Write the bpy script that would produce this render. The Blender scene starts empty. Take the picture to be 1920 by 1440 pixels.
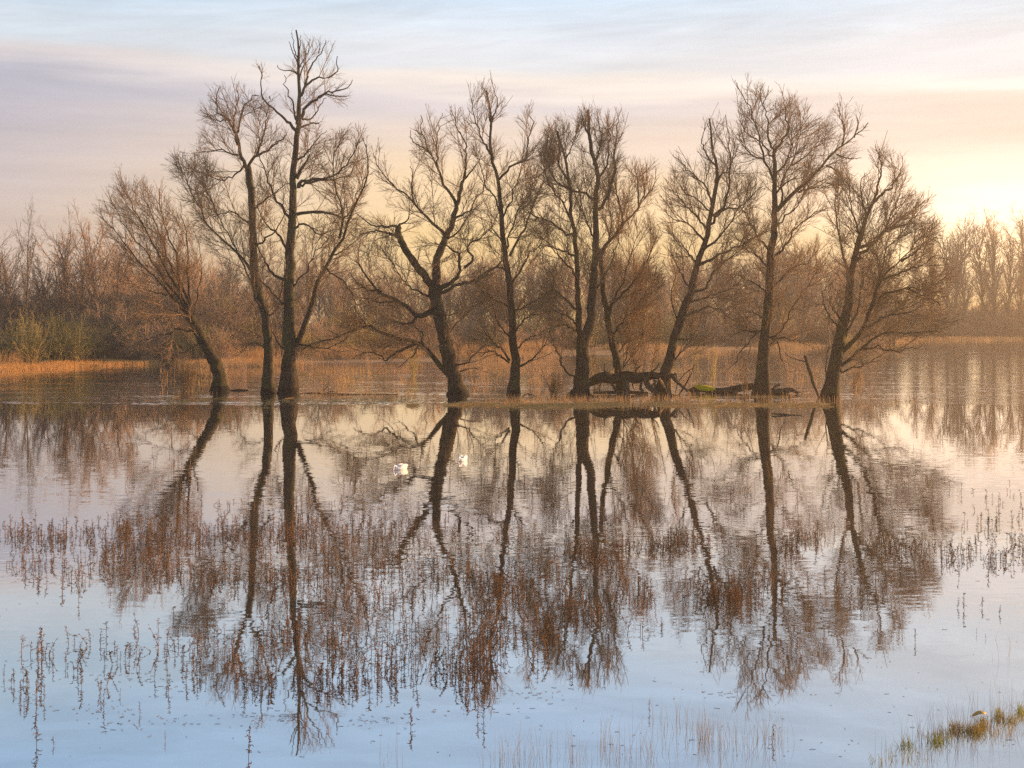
import bpy, math
import numpy as np
from mathutils import Vector

scene = bpy.context.scene
COL = scene.collection
rng = np.random.default_rng(11)
R = math.radians

# ------------------------------------------------------------------ camera
CAM_H = 4.9            # eye height above the flood water (m)
F, CX, HY = 2667.0, 960.0, 590.0   # focal length, centre column and horizon row in photo pixels

cam_d = bpy.data.cameras.new("camera")
cam = bpy.data.objects.new("camera", cam_d)
COL.objects.link(cam)
cam.location = (0, 0, CAM_H)
cam.rotation_euler = (R(90), 0, 0)
cam_d.lens = 50.0
cam_d.sensor_width = 36.0
cam_d.shift_y = -(720.0 - HY) / 1920.0
cam_d.clip_start = 0.1
cam_d.clip_end = 5000
scene.camera = cam

# ------------------------------------------------------------------ light, sky, exposure
SUN_AZ, SUN_EL = R(68), R(10)
scene.view_settings.view_transform = 'Standard'
scene.view_settings.look = 'None'
scene.view_settings.exposure = 1.3
scene.view_settings.gamma = 1.0
scene.cycles.use_adaptive_sampling = False
scene.cycles.max_bounces = 6
scene.cycles.diffuse_bounces = 2
scene.cycles.glossy_bounces = 3
scene.cycles.volume_bounces = 0
scene.cycles.transparent_max_bounces = 4
scene.cycles.use_denoising = False      # keeps the fine twigs crisp; what noise is left reads as film grain
scene.cycles.sample_clamp_indirect = 1.6
scene.cycles.sampling_pattern = 'BLUE_NOISE'

sun_d = bpy.data.lights.new("sun", 'SUN')
sun_d.energy = 5.0
sun_d.angle = R(0.6)
sun_d.color = (1.0, 0.57, 0.25)
sun = bpy.data.objects.new("sun", sun_d)
COL.objects.link(sun)
sdir = Vector((math.sin(SUN_AZ) * math.cos(SUN_EL), math.cos(SUN_AZ) * math.cos(SUN_EL), math.sin(SUN_EL)))
sun.rotation_euler = sdir.to_track_quat('Z', 'Y').to_euler()
sun.location = (60, 40, 40)


def lin(r, g, b):
    def c(v):
        v = v / 255.0
        return v / 12.92 if v <= 0.04045 else ((v + 0.055) / 1.055) ** 2.4
    return (c(r), c(g), c(b), 1.0)


class NT:
    """small helper round a node tree"""
    def __init__(self, tree):
        self.t = tree
        tree.nodes.clear()

    def n(self, kind, **kw):
        nd = self.t.nodes.new(kind)
        for k, v in kw.items():
            setattr(nd, k, v)
        return nd

    def put(self, sock, v):
        if hasattr(v, 'is_linked') or isinstance(v, bpy.types.NodeSocket):
            self.t.links.new(v, sock)
        else:
            sock.default_value = v

    def m(self, op, a, b=None, c=None, clamp=False):
        nd = self.n('ShaderNodeMath', operation=op, use_clamp=clamp)
        self.put(nd.inputs[0], a)
        if b is not None:
            self.put(nd.inputs[1], b)
        if c is not None:
            self.put(nd.inputs[2], c)
        return nd.outputs[0]

    def rng(self, v, a, b, c=0.0, d=1.0, smooth=True):
        nd = self.n('ShaderNodeMapRange', interpolation_type='SMOOTHSTEP' if smooth else 'LINEAR')
        self.put(nd.inputs['Value'], v)
        nd.inputs['From Min'].default_value = a
        nd.inputs['From Max'].default_value = b
        nd.inputs['To Min'].default_value = c
        nd.inputs['To Max'].default_value = d
        return nd.outputs[0]

    def mix(self, f, a, b, blend='MIX'):
        nd = self.n('ShaderNodeMix', data_type='RGBA', blend_type=blend)
        self.put(nd.inputs[0], f)
        self.put(nd.inputs[6], a)
        self.put(nd.inputs[7], b)
        return nd.outputs[2]

    def ramp(self, f, stops, interp='B_SPLINE'):
        nd = self.n('ShaderNodeValToRGB')
        cr = nd.color_ramp
        cr.interpolation = interp
        while len(cr.elements) > 1:
            cr.elements.remove(cr.elements[-1])
        cr.elements[0].position, cr.elements[0].color = stops[0]
        for p, c in stops[1:]:
            cr.elements.new(p).color = c
        self.put(nd.inputs[0], f)
        return nd.outputs[0]

    def vec(self, x, y, z):
        nd = self.n('ShaderNodeCombineXYZ')
        for i, v in enumerate((x, y, z)):
            self.put(nd.inputs[i], v)
        return nd.outputs[0]

    def noise(self, vec, scale, detail=3.0, rough=0.55, dims='3D'):
        nd = self.n('ShaderNodeTexNoise', noise_dimensions=dims)
        if vec is not None:
            self.put(nd.inputs['Vector'], vec)
        nd.inputs['Scale'].default_value = scale
        nd.inputs['Detail'].default_value = detail
        nd.inputs['Roughness'].default_value = rough
        return nd


world = bpy.data.worlds.new("World")
scene.world = world
world.use_nodes = True
w = NT(world.node_tree)
tc = w.n('ShaderNodeTexCoord')
sep = w.n('ShaderNodeSeparateXYZ')
w.put(sep.inputs[0], tc.outputs['Generated'])
wx, wy, wz = sep.outputs
hor = w.m('SQRT', w.m('ADD', w.m('MULTIPLY', wx, wx), w.m('MULTIPLY', wy, wy)))
elv = w.m('MAXIMUM', w.m('DIVIDE', wz, w.m('MAXIMUM', hor, 0.001)), 0.0)     # tangent of the elevation
azi = w.m('ARCTAN2', wx, wy)                                               # 0 ahead, + to the right
# clouds: long flat layers, as seen against the elevation/azimuth of the sky
cl = w.noise(w.vec(w.m('MULTIPLY', azi, 2.6), w.m('MULTIPLY', elv, 26.0), 0.0), 1.0, 5.0, 0.55)
cl2 = w.noise(w.vec(w.m('MULTIPLY', azi, 6.0), w.m('MULTIPLY', elv, 70.0), 3.3), 1.0, 4.0, 0.6)
warp = w.m('MULTIPLY', w.m('SUBTRACT', cl.outputs[0], 0.5), 0.048)
ev = w.m('ADD', w.m('ADD', elv, warp), w.m('MULTIPLY', azi, 0.035))      # the bank of cloud dips to the right
fac = w.m('DIVIDE', ev, 0.42, clamp=True)


def S(v, c):
    return (v / 0.42, lin(*c))


left = w.ramp(fac, [S(0, (232, 204, 184)), S(.05, (214, 198, 192)), S(.085, (204, 194, 196)), S(.125, (190, 187, 198)),
                    S(.148, (185, 186, 200)), S(.160, (220, 214, 217)), S(.18, (208, 219, 229)), S(.225, (184, 211, 232)),
                    S(.29, (164, 203, 240)), S(.40, (124, 174, 230))], 'EASE')
mid = w.ramp(fac, [S(0, (255, 216, 138)), S(.05, (255, 219, 152)), S(.085, (252, 220, 174)), S(.125, (233, 214, 198)),
                   S(.148, (219, 210, 210)), S(.160, (241, 230, 220)), S(.175, (222, 224, 228)), S(.225, (198, 218, 236)),
                   S(.29, (178, 210, 242)), S(.40, (140, 186, 236))], 'EASE')
right = w.ramp(fac, [S(0, (255, 212, 136)), S(.045, (255, 226, 174)), S(.085, (255, 230, 202)), S(.125, (249, 229, 212)),
                     S(.152, (246, 229, 214)), S(.160, (255, 246, 236)), S(.18, (240, 237, 237)), S(.235, (222, 232, 241)),
                     S(.29, (196, 217, 237)), S(.40, (158, 194, 229))], 'EASE')
k1 = w.rng(azi, -0.40, 0.0)
k2 = w.rng(azi, 0.0, 0.36)
hot = w.n('ShaderNodeVectorMath', operation='SCALE')      # the sky is brighter towards the sun
w.put(hot.inputs[0], right)
hot.inputs['Scale'].default_value = 0.98
warm = w.n('ShaderNodeVectorMath', operation='SCALE')
w.put(warm.inputs[0], mid)
warm.inputs['Scale'].default_value = 1.08
sky_c = w.mix(k2, w.mix(k1, left, warm.outputs[0]), hot.outputs[0])
# brightest stretch of sky, low on the right, boosted for glare on the water
lowb = w.m('MULTIPLY', w.m('MULTIPLY', w.rng(azi, 0.17, 0.33), w.rng(elv, 0.015, 0.045)), w.rng(elv, 0.06, 0.125, 1.0, 0.0))
boost = w.m('ADD', 1.0, w.m('MULTIPLY', lowb, 0.95))
sky_c = w.mix(1.0, sky_c, w.vec(boost, boost, boost), 'MULTIPLY')
# brighter wisps and darker bars in the veil
cl3 = w.noise(w.vec(w.m('ADD', w.m('MULTIPLY', azi, 7.0), w.m('MULTIPLY', elv, 14.0)), w.m('SUBTRACT', w.m('MULTIPLY', elv, 60.0), w.m('MULTIPLY', azi, 9.0)), 8.1), 1.0, 6.0, 0.66)
cl3.inputs['Distortion'].default_value = 0.7
high = w.rng(elv, 0.15, 0.21)
wisp = w.m('ADD', w.m('MULTIPLY', w.m('SUBTRACT', cl2.outputs[0], 0.48), 0.36), w.m('MULTIPLY', w.m('MULTIPLY', w.m('SUBTRACT', cl3.outputs[0], 0.5), 0.42), high))
gain = w.m('ADD', 1.0, wisp)
sky_c = w.mix(1.0, sky_c, w.vec(gain, gain, gain), 'MULTIPLY')
# glow round the low sun, outside the frame to the right
dt = w.n('ShaderNodeVectorMath', operation='DOT_PRODUCT')
w.put(dt.inputs[0], tc.outputs['Generated'])
dt.inputs[1].default_value = sdir
glow = w.m('POWER', w.m('MAXIMUM', dt.outputs['Value'], 0.0), 10.0)
sky_c = w.mix(w.m('MULTIPLY', glow, 0.30), sky_c, (1.7, 1.30, 0.80, 1))
nish = w.n('ShaderNodeTexSky', sky_type='NISHITA')
nish.sun_disc = False
nish.sun_elevation = SUN_EL
nish.sun_rotation = SUN_AZ
nish_c = w.mix(1.0, nish.outputs[0], (0.11, 0.11, 0.11, 1), 'MULTIPLY')
veil = w.rng(elv, 0.34, 1.1, 1.0, 0.25)        # the cloud veil thins out overhead, where the clear sky shows
bg = w.n('ShaderNodeBackground')
w.put(bg.inputs['Color'], w.mix(veil, nish_c, sky_c))
bg.inputs['Strength'].default_value = 0.445
wo = w.n('ShaderNodeOutputWorld')
w.put(wo.inputs['Surface'], bg.outputs[0])


# ------------------------------------------------------------------ places
def gy(py):
    """distance of a water-level point seen at photo row py"""
    return F * CAM_H / (py - HY)


def at(px, py, Y):
    return np.array([(px - CX) / F * Y, Y, CAM_H - (py - HY) / F * Y])


def on_water(px, py, z=0.0):
    Y = gy(py)
    return np.array([(px - CX) / F * Y, Y, z])


# ------------------------------------------------------------------ materials
def new_mat(name):
    m = bpy.data.materials.new(name)
    m.use_nodes = True
    return m, NT(m.node_tree)


def out(t, bsdf):
    o = t.n('ShaderNodeOutputMaterial')
    t.put(o.inputs['Surface'], bsdf)


def bark_mat(name, dark, light, moss, moss_amt, scale=3.0, tide=True):
    m, t = new_mat(name)
    geo = t.n('ShaderNodeNewGeometry')
    sp = t.n('ShaderNodeSeparateXYZ')
    t.put(sp.inputs[0], geo.outputs['Position'])
    v = t.vec(t.m('MULTIPLY', sp.outputs[0], 3.0), t.m('MULTIPLY', sp.outputs[1], 3.0), t.m('MULTIPLY', sp.outputs[2], 0.7))
    n1 = t.noise(v, scale, 6.0, 0.65)
    n2 = t.noise(geo.outputs['Position'], 0.7, 4.0, 0.6)
    c = t.mix(t.rng(n1.outputs[0], 0.32, 0.68), dark, light)
    ms = t.m('MULTIPLY', t.rng(n2.outputs[0], 0.47, 0.62), moss_amt)
    c = t.mix(ms, c, moss)
    wet = t.rng(t.m('ADD', sp.outputs[2], t.m('MULTIPLY', n2.outputs[0], 0.25)), 0.42, 0.55)     # flood stain
    if tide:
        c = t.mix(wet, (0.013, 0.010, 0.008, 1), c)
    b = t.n('ShaderNodeBsdfPrincipled')
    t.put(b.inputs['Base Color'], c)
    b.inputs['Roughness'].default_value = 0.9
    b.inputs['Specular IOR Level'].default_value = 0.2
    bp = t.n('ShaderNodeBump')
    bp.inputs['Strength'].default_value = 0.9
    bp.inputs['Distance'].default_value = 0.06
    t.put(bp.inputs['Height'], n1.outputs[0])
    t.put(b.inputs['Normal'], bp.outputs[0])
    out(t, b.outputs[0])
    return m


def twig_mat(name, a, b_, rand=0.5):
    """thin wood: colour drifts between two tones along the crown and from one plant to the next"""
    m, t = new_mat(name)
    geo = t.n('ShaderNodeNewGeometry')
    oi = t.n('ShaderNodeObjectInfo')
    n1 = t.noise(geo.outputs['Position'], 0.55, 3.0, 0.6)
    f = t.m('ADD', t.m('MULTIPLY', t.rng(n1.outputs[0], 0.35, 0.65), 1.0 - rand), t.m('MULTIPLY', oi.outputs['Random'], rand))
    b = t.n('ShaderNodeBsdfPrincipled')
    t.put(b.inputs['Base Color'], t.mix(f, a, b_))
    b.inputs['Roughness'].default_value = 0.75
    b.inputs['Specular IOR Level'].default_value = 0.25
    out(t, b.outputs[0])
    return m


M_BARK = bark_mat("bark", (0.009, 0.007, 0.005, 1), (0.068, 0.047, 0.031, 1), (0.055, 0.060, 0.018, 1), 0.65)
M_BARK_MOSSY = bark_mat("mossy_bark", (0.009, 0.007, 0.005, 1), (0.062, 0.045, 0.029, 1), (0.050, 0.048, 0.010, 1), 0.7)
M_DEADWOOD = bark_mat("dead_wood", (0.024, 0.018, 0.014, 1), (0.105, 0.075, 0.052, 1), (0.06, 0.06, 0.02, 1), 0.35, tide=False)
M_RAWWOOD = bark_mat("torn_wood", (0.30, 0.16, 0.05, 1), (0.50, 0.30, 0.11, 1), (0.3, 0.2, 0.05, 1), 0.2, tide=False)
M_MOSS = bark_mat("bright_moss", (0.36, 0.33, 0.012, 1), (0.62, 0.55, 0.02, 1), (0.30, 0.30, 0.02, 1), 0.5, tide=False)
M_BGBARK = bark_mat("far_bark", (0.05, 0.038, 0.03, 1), (0.13, 0.095, 0.07, 1), (0.07, 0.07, 0.03, 1), 0.4, 1.5)
M_TWIG = twig_mat("willow_twigs", (0.20, 0.135, 0.064, 1), (0.29, 0.170, 0.082, 1))
M_TWIG_RED = twig_mat("reddish_twigs", (0.36, 0.235, 0.140, 1), (0.45, 0.290, 0.165, 1))
M_TWIG_DARK = twig_mat("dark_thicket_twigs", (0.060, 0.048, 0.034, 1), (0.135, 0.080, 0.058, 1))
M_TWIG_GREEN = twig_mat("green_shrub_twigs", (0.15, 0.14, 0.045, 1), (0.22, 0.18, 0.06, 1))
M_TWIG_YELLOW = twig_mat("yellow_shoots", (0.36, 0.29, 0.08, 1), (0.42, 0.30, 0.10, 1))
M_TWIG_CRIMSON = twig_mat("crimson_shoots", (0.17, 0.055, 0.045, 1), (0.20, 0.08, 0.06, 1))
M_STALK = twig_mat("rusty_stalks", (0.095, 0.048, 0.021, 1), (0.22, 0.112, 0.046, 1), 0.6)
M_STALK_DULL = twig_mat("dull_stalks", (0.08, 0.055, 0.026, 1), (0.16, 0.082, 0.038, 1), 0.6)
M_STRAW = twig_mat("dead_straw", (0.58, 0.32, 0.10, 1), (0.68, 0.38, 0.12, 1), 0.3)
M_REED = twig_mat("dead_reeds", (0.40, 0.235, 0.10, 1), (0.50, 0.29, 0.115, 1), 0.3)
M_PALEGRASS = twig_mat("pale_grass", (0.42, 0.32, 0.22, 1), (0.30, 0.25, 0.15, 1), 0.3)
M_GREENGRASS = twig_mat("green_grass", (0.27, 0.35, 0.05, 1), (0.40, 0.28, 0.08, 1), 0.1)


def flat_mat(name, c, rough=0.6, spec=0.3):
    m, t = new_mat(name)
    geo = t.n('ShaderNodeNewGeometry')
    n = t.noise(geo.outputs['Position'], 9.0, 4.0, 0.6)
    b = t.n('ShaderNodeBsdfPrincipled')
    t.put(b.inputs['Base Color'], t.mix(n.outputs[0], tuple(0.75 * x for x in c[:3]) + (1,), tuple(min(1, 1.2 * x) for x in c[:3]) + (1,)))
    b.inputs['Roughness'].default_value = rough
    b.inputs['Specular IOR Level'].default_value = spec
    out(t, b.outputs[0])
    return m


M_FEATHER = flat_mat("white_feathers", (0.78, 0.77, 0.74), 0.7)
M_BILL = flat_mat("orange_bill", (0.55, 0.17, 0.02), 0.4)
M_BLACK = flat_mat("black_skin", (0.02, 0.02, 0.02), 0.5)
M_BIRD = flat_mat("dark_plumage", (0.025, 0.022, 0.022), 0.7)
M_BIRDGREY = flat_mat("grey_plumage", (0.16, 0.16, 0.17), 0.7)
M_RAIL = flat_mat("weathered_rail", (0.48, 0.42, 0.36), 0.8)
M_POST = flat_mat("dark_post", (0.05, 0.038, 0.03), 0.9)
M_POSTPALE = flat_mat("pale_post", (0.55, 0.48, 0.40), 0.8)

# ground: mud under the flood, straw-coloured turf on the banks
M_GROUND, t = new_mat("bank_soil_and_turf")
geo = t.n('ShaderNodeNewGeometry')
sp = t.n('ShaderNodeSeparateXYZ')
t.put(sp.inputs[0], geo.outputs['Position'])
n1 = t.noise(geo.outputs['Position'], 0.25, 6.0, 0.6)
n2 = t.noise(geo.outputs['Position'], 6.0, 4.0, 0.6)
straw = t.mix(n1.outputs[0], (0.26, 0.145, 0.055, 1), (0.42, 0.25, 0.10, 1))
straw = t.mix(t.m('MULTIPLY', n2.outputs[0], 0.6), straw, (0.20, 0.12, 0.05, 1))
c = t.mix(t.rng(sp.outputs[2], 0.0, 0.10), (0.06, 0.045, 0.03, 1), straw)
b = t.n('ShaderNodeBsdfPrincipled')
t.put(b.inputs['Base Color'], c)
b.inputs['Roughness'].default_value = 0.95
bp = t.n('ShaderNodeBump')
bp.inputs['Distance'].default_value = 0.15
t.put(bp.inputs['Height'], n2.outputs[0])
t.put(b.inputs['Normal'], bp.outputs[0])
out(t, b.outputs[0])

# water: dark body, mirror surface; ripples are tilts of the surface normal, stronger where the breeze touches
M_WATER, t = new_mat("flood_water")
geo = t.n('ShaderNodeNewGeometry')
sp = t.n('ShaderNodeSeparateXYZ')
t.put(sp.inputs[0], geo.outputs['Position'])
X, Y = sp.outputs[0], sp.outputs[1]
fine = t.noise(t.vec(t.m('MULTIPLY', X, 0.42), Y, 0.0), 6.5, 2.0, 0.5, '3D')
broad = t.noise(t.vec(t.m('MULTIPLY', X, 0.45), Y, 7.0), 0.9, 2.0, 0.5, '3D')
patch = t.noise(t.vec(t.m('MULTIPLY', X, 0.10), t.m('MULTIPLY', Y, 0.22), 1.0), 1.0, 2.0, 0.5)
streak = t.noise(t.vec(t.m('MULTIPLY', X, 0.07), t.m('MULTIPLY', Y, 0.42), 5.0), 1.0, 5.0, 0.62)
# how rough the surface is at each distance
edge = t.m('ADD', Y, t.m('MULTIPLY', t.m('SUBTRACT', t.noise(t.vec(t.m('MULTIPLY', X, 0.16), t.m('MULTIPLY', Y, 0.25), 2.0), 1.0, 5.0, 0.62).outputs[0], 0.5), 7.0))
near = t.rng(Y, 18.0, 27.0, 0.15, 1.0)
calm = t.rng(Y, 44.0, 58.0, 1.0, 0.30)
k_front = t.m('MULTIPLY', t.m('MULTIPLY', near, calm), t.rng(patch.outputs[0], 0.30, 0.62, 0.35, 1.25))
ice = t.rng(edge, 77.0, 79.2)                               # thin wrinkled skin on the water behind this line
streak2 = t.noise(t.vec(t.m('MULTIPLY', X, 0.16), t.m('MULTIPLY', Y, 0.9), 9.0), 1.0, 4.0, 0.6)
k_back = t.m('ADD', 0.9, t.m('MULTIPLY', t.m('MAXIMUM', t.rng(streak.outputs[0], 0.49, 0.60), t.rng(streak2.outputs[0], 0.54, 0.64)), 6.0))
seam = t.m('MULTIPLY', t.m('MULTIPLY', t.rng(edge, 77.3, 77.9), t.rng(edge, 78.3, 80.2, 1.0, 0.0)), t.rng(X, -7.0, -2.0, 1.0, 0.12))
k_back = t.m('ADD', k_back, t.m('MULTIPLY', seam, 11.0))
far_f = t.rng(Y, 95.0, 200.0, 1.0, 0.8)
k = t.m('ADD', t.m('MULTIPLY', k_front, t.m('SUBTRACT', 1.0, ice)), t.m('MULTIPLY', t.m('MULTIPLY', k_back, ice), far_f))
sepf = t.n('ShaderNodeSeparateColor')
t.put(sepf.inputs[0], fine.outputs['Color'])
sepb = t.n('ShaderNodeSeparateColor')
t.put(sepb.inputs[0], broad.outputs['Color'])


def slope(i, kf, kb):
    a = t.m('MULTIPLY', t.m('SUBTRACT', sepf.outputs[i], 0.5), kf)
    b2 = t.m('MULTIPLY', t.m('SUBTRACT', sepb.outputs[i], 0.5), kb)
    return t.m('MULTIPLY', t.m('ADD', a, b2), k)


nrm = t.n('ShaderNodeVectorMath', operation='NORMALIZE')
t.put(nrm.inputs[0], t.vec(slope(0, 0.012, 0.009), slope(1, 0.032, 0.009), 1.0))
gl = t.n('ShaderNodeBsdfGlossy')
gl.inputs['Color'].default_value = (1, 1, 1, 1)
t.put(gl.inputs['Roughness'], t.m('ADD', 0.015, t.m('MULTIPLY', ice, 0.05)))
t.put(gl.inputs['Normal'], nrm.outputs[0])
df = t.n('ShaderNodeBsdfDiffuse')
df.inputs['Color'].default_value = (0.070, 0.050, 0.032, 1)
fr = t.n('ShaderNodeFresnel')
fr.inputs['IOR'].default_value = 1.9
mx = t.n('ShaderNodeMixShader')
t.put(mx.inputs[0], t.m('ADD', 0.54, t.m('MULTIPLY', fr.outputs[0], 0.46), clamp=True))
t.put(mx.inputs[1], df.outputs[0])
t.put(mx.inputs[2], gl.outputs[0])
out(t, mx.outputs[0])


# ------------------------------------------------------------------ mesh helpers
def tube(P, Rd, k=3, cap=False, rough=0.0, seed=0):
    """P (N,S+1,3) centre lines, Rd (N,S+1) radii -> verts, quads"""
    P = np.asarray(P, float)
    Rd = np.asarray(Rd, float)
    N, S1, _ = P.shape
    T = np.gradient(P, axis=1)
    T /= np.linalg.norm(T, axis=2, keepdims=True) + 1e-9
    ch = P[:, -1] - P[:, 0]
    ch /= np.linalg.norm(ch, axis=1, keepdims=True) + 1e-9
    ref = np.where(np.abs(ch[:, :1]) < 0.75, np.array([[1.0, 0, 0]]), np.array([[0, 1.0, 0]]))
    U = np.cross(T, ref[:, None, :])
    U /= np.linalg.norm(U, axis=2, keepdims=True) + 1e-9
    Vv = np.cross(T, U)
    a = np.arange(k) * 2 * math.pi / k
    rr = Rd[:, :, None] * np.ones(k)
    if rough > 0:
        r2 = np.random.default_rng(seed)
        ridge = r2.normal(0, 1, (N, 1, k)) * 0.6
        lump = r2.normal(0, 1, (N, S1, k))
        lump = 0.5 * lump + 0.25 * np.roll(lump, 1, axis=1) + 0.25 * np.roll(lump, -1, axis=1)
        rr = rr * (1 + rough * (ridge + lump))
    V = P[:, :, None, :] + rr[..., None] * (np.cos(a)[None, None, :, None] * U[:, :, None, :] + np.sin(a)[None, None, :, None] * Vv[:, :, None, :])
    V = V.reshape(-1, 3)
    base = (np.arange(N) * S1 * k)[:, None, None] + (np.arange(S1 - 1) * k)[None, :, None] + np.arange(k)[None, None, :]
    nxt = (np.arange(N) * S1 * k)[:, None, None] + (np.arange(S1 - 1) * k)[None, :, None] + ((np.arange(k) + 1) % k)[None, None, :]
    Q = np.stack([base, nxt, nxt + k, base + k], axis=-1).reshape(-1, 4)
    return V, Q


def join(parts):
    Vs, Qs, o = [], [], 0
    for V, Q in parts:
        Vs.append(V)
        Qs.append(Q + o)
        o += len(V)
    return np.concatenate(Vs), np.concatenate(Qs)


def mesh_quads(name, V, Q, mat, smooth=True):
    V = np.asarray(V, np.float32)
    Q = np.asarray(Q, np.int32)
    k = Q.shape[1]
    me = bpy.data.meshes.new(name)
    me.vertices.add(len(V))
    me.vertices.foreach_set('co', V.ravel())
    me.loops.add(Q.size)
    me.loops.foreach_set('vertex_index', Q.ravel())
    me.polygons.add(len(Q))
    me.polygons.foreach_set('loop_start', np.arange(len(Q), dtype=np.int32) * k)
    me.polygons.foreach_set('use_smooth', np.full(len(Q), smooth))
    me.materials.append(mat)
    me.update(calc_edges=True)
    return me


def link(name, me, parent=None, loc=None):
    o = bpy.data.objects.new(name, me)
    COL.objects.link(o)
    if parent is not None:
        o.parent = parent
    if loc is not None:
        o.location = loc
    return o


def tag(o, label=None, cat=None, group=None, kind=None):
    if label:
        o['label'] = label
    if cat:
        o['category'] = cat
    if group:
        o['group'] = group
    if kind:
        o['kind'] = kind
    return o


def empty(name, loc, label, cat, group=None):
    o = bpy.data.objects.new(name, None)
    COL.objects.link(o)
    o.location = loc
    o.empty_display_size = 0.3
    return tag(o, label, cat, group)


def cat_rom(pts, n):
    """smooth a polyline (m,d) to n+1 evenly spaced points"""
    p = np.asarray(pts, float)
    if len(p) == 2:
        return p[0] + (p[1] - p[0]) * np.linspace(0, 1, n + 1)[:, None]
    q = np.vstack([2 * p[0] - p[1], p, 2 * p[-1] - p[-2]])
    dense = []
    for i in range(1, len(q) - 2):
        for u in np.linspace(0, 1, 12, endpoint=False):
            a, b, c, d = q[i - 1], q[i], q[i + 1], q[i + 2]
            dense.append(0.5 * ((2 * b) + (-a + c) * u + (2 * a - 5 * b + 4 * c - d) * u * u + (-a + 3 * b - 3 * c + d) * u ** 3))
    dense.append(q[-2])
    dense = np.array(dense)
    s = np.concatenate([[0], np.cumsum(np.linalg.norm(np.diff(dense, axis=0), axis=1))])
    tt = np.linspace(0, s[-1], n + 1)
    return np.stack([np.interp(tt, s, dense[:, j]) for j in range(dense.shape[1])], axis=1)


def in_poly(x, z, poly):
    px, pz = poly[:, 0], poly[:, 1]
    inside = np.zeros(x.shape, bool)
    j = len(poly) - 1
    for i in range(len(poly)):
        c = ((pz[i] > z) != (pz[j] > z)) & (x < (px[j] - px[i]) * (z - pz[i]) / (pz[j] - pz[i] + 1e-12) + px[i])
        inside ^= c
        j = i
    return inside


def grow(P, Rd, dens, t0, ang, length, up, wob, S, r0, r1, g, env=None, minlen=0.12, fall=0.55, floor_z=0.05):
    """children along every parent branch. P (N,S+1,3); returns child lines and radii"""
    N, S1, _ = P.shape
    seg = np.linalg.norm(np.diff(P, axis=1), axis=2)
    L = seg.sum(1)
    n = np.maximum(1, np.round(L * (1 - t0) * dens * g.uniform(0.8, 1.2, N)).astype(int))
    idx = np.repeat(np.arange(N), n)
    order = np.concatenate([np.arange(c) for c in n])
    tt = t0 + (1 - t0) * (order + g.random(len(idx))) / n[idx]
    f = np.clip(tt * (S1 - 1), 0, S1 - 1.001)
    i = f.astype(int)
    u = (f - i)[:, None]
    pos = P[idx, i] * (1 - u) + P[idx, i + 1] * u
    tan = P[idx, i + 1] - P[idx, i]
    tan /= np.linalg.norm(tan, axis=1, keepdims=True) + 1e-9
    pr = Rd[idx, i] * (1 - u[:, 0]) + Rd[idx, i + 1] * u[:, 0]
    ref = np.where(np.abs(tan[:, 2:]) < 0.9, np.array([[0, 0, 1.0]]), np.array([[1.0, 0, 0]]))
    U = np.cross(tan, ref)
    U /= np.linalg.norm(U, axis=1, keepdims=True) + 1e-9
    Vv = np.cross(tan, U)
    phi = (order * 2.39996 + g.uniform(0, 6.28, N)[idx] + g.normal(0, 0.4, len(idx)))[:, None]
    a = R(1) * g.uniform(ang[0], ang[1], len(idx))[:, None]
    d = tan * np.cos(a) + (U * np.cos(phi) + Vv * np.sin(phi)) * np.sin(a)
    M = len(idx)
    Ln = length * g.uniform(0.55, 1.25, M) * (1 - fall * tt)
    Ln = np.minimum(Ln, L[idx] * 0.85 + 0.1)
    nz = g.normal(0, wob, (S, M, 3))

    def march(Ls):
        out_ = np.empty((M, S + 1, 3))
        out_[:, 0] = pos
        dd = d.copy()
        p = pos.copy()
        for s in range(S):
            dd = dd + nz[s]
            dd[:, 2] += up
            dd /= np.linalg.norm(dd, axis=1, keepdims=True)
            p = p + dd * (Ls / S)[:, None]
            out_[:, s + 1] = p
        return out_

    C = march(Ln)
    if env is not None:
        cen = env.mean(0)
        fz = g.normal(0.93, 0.09, M).clip(0.70, 1.04)[:, None]        # a ragged outline, not a clipped one
        ins = in_poly(cen[0] + (C[:, :, 0] - cen[0]) / fz, cen[1] + (C[:, :, 2] - cen[1]) / fz, env) & (C[:, :, 2] > floor_z)
        ins[:, 0] = True
        frac = np.cumprod(ins, axis=1).sum(1) / (S + 1.0)
        sc = np.clip(frac + 0.30 * g.random(M) ** 2, 0.08, 1.0)
        C = march(Ln * sc)
        keep = (Ln * sc > minlen) & ((frac > 0.6) | (g.random(M) < frac * 1.1)) & (C[:, :, 2].min(1) > floor_z)
        C, pr, sc = C[keep], pr[keep], sc[keep]
        M = len(C)
    ra = np.minimum(pr * 0.75, r0)
    rb = np.minimum(ra * 0.7, r1)
    Rc = ra[:, None] + (rb - ra)[:, None] * np.linspace(0, 1, S + 1)[None, :]
    return C, Rc


# ------------------------------------------------------------------ ground and water
SHORE = [(-700, 700), (-300, 699), (0, 697), (150, 688), (310, 682), (420, 686), (560, 684), (700, 682), (900, 676), (1050, 669),
         (1200, 664), (1350, 659), (1480, 654), (1560, 648), (1640, 641), (1740, 637.5), (1920, 637), (2300, 636.5), (3200, 636)]
SH = np.array([[(px - CX) / F * gy(py), gy(py)] for px, py in SHORE])
SH = SH[np.argsort(SH[:, 0])]


def shore(x):
    return np.interp(x, SH[:, 0], SH[:, 1]) + 1.6 * np.sin(x * 0.33 + 1) + 0.9 * np.sin(x * 0.9) + 0.5 * np.sin(x * 2.3)


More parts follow.
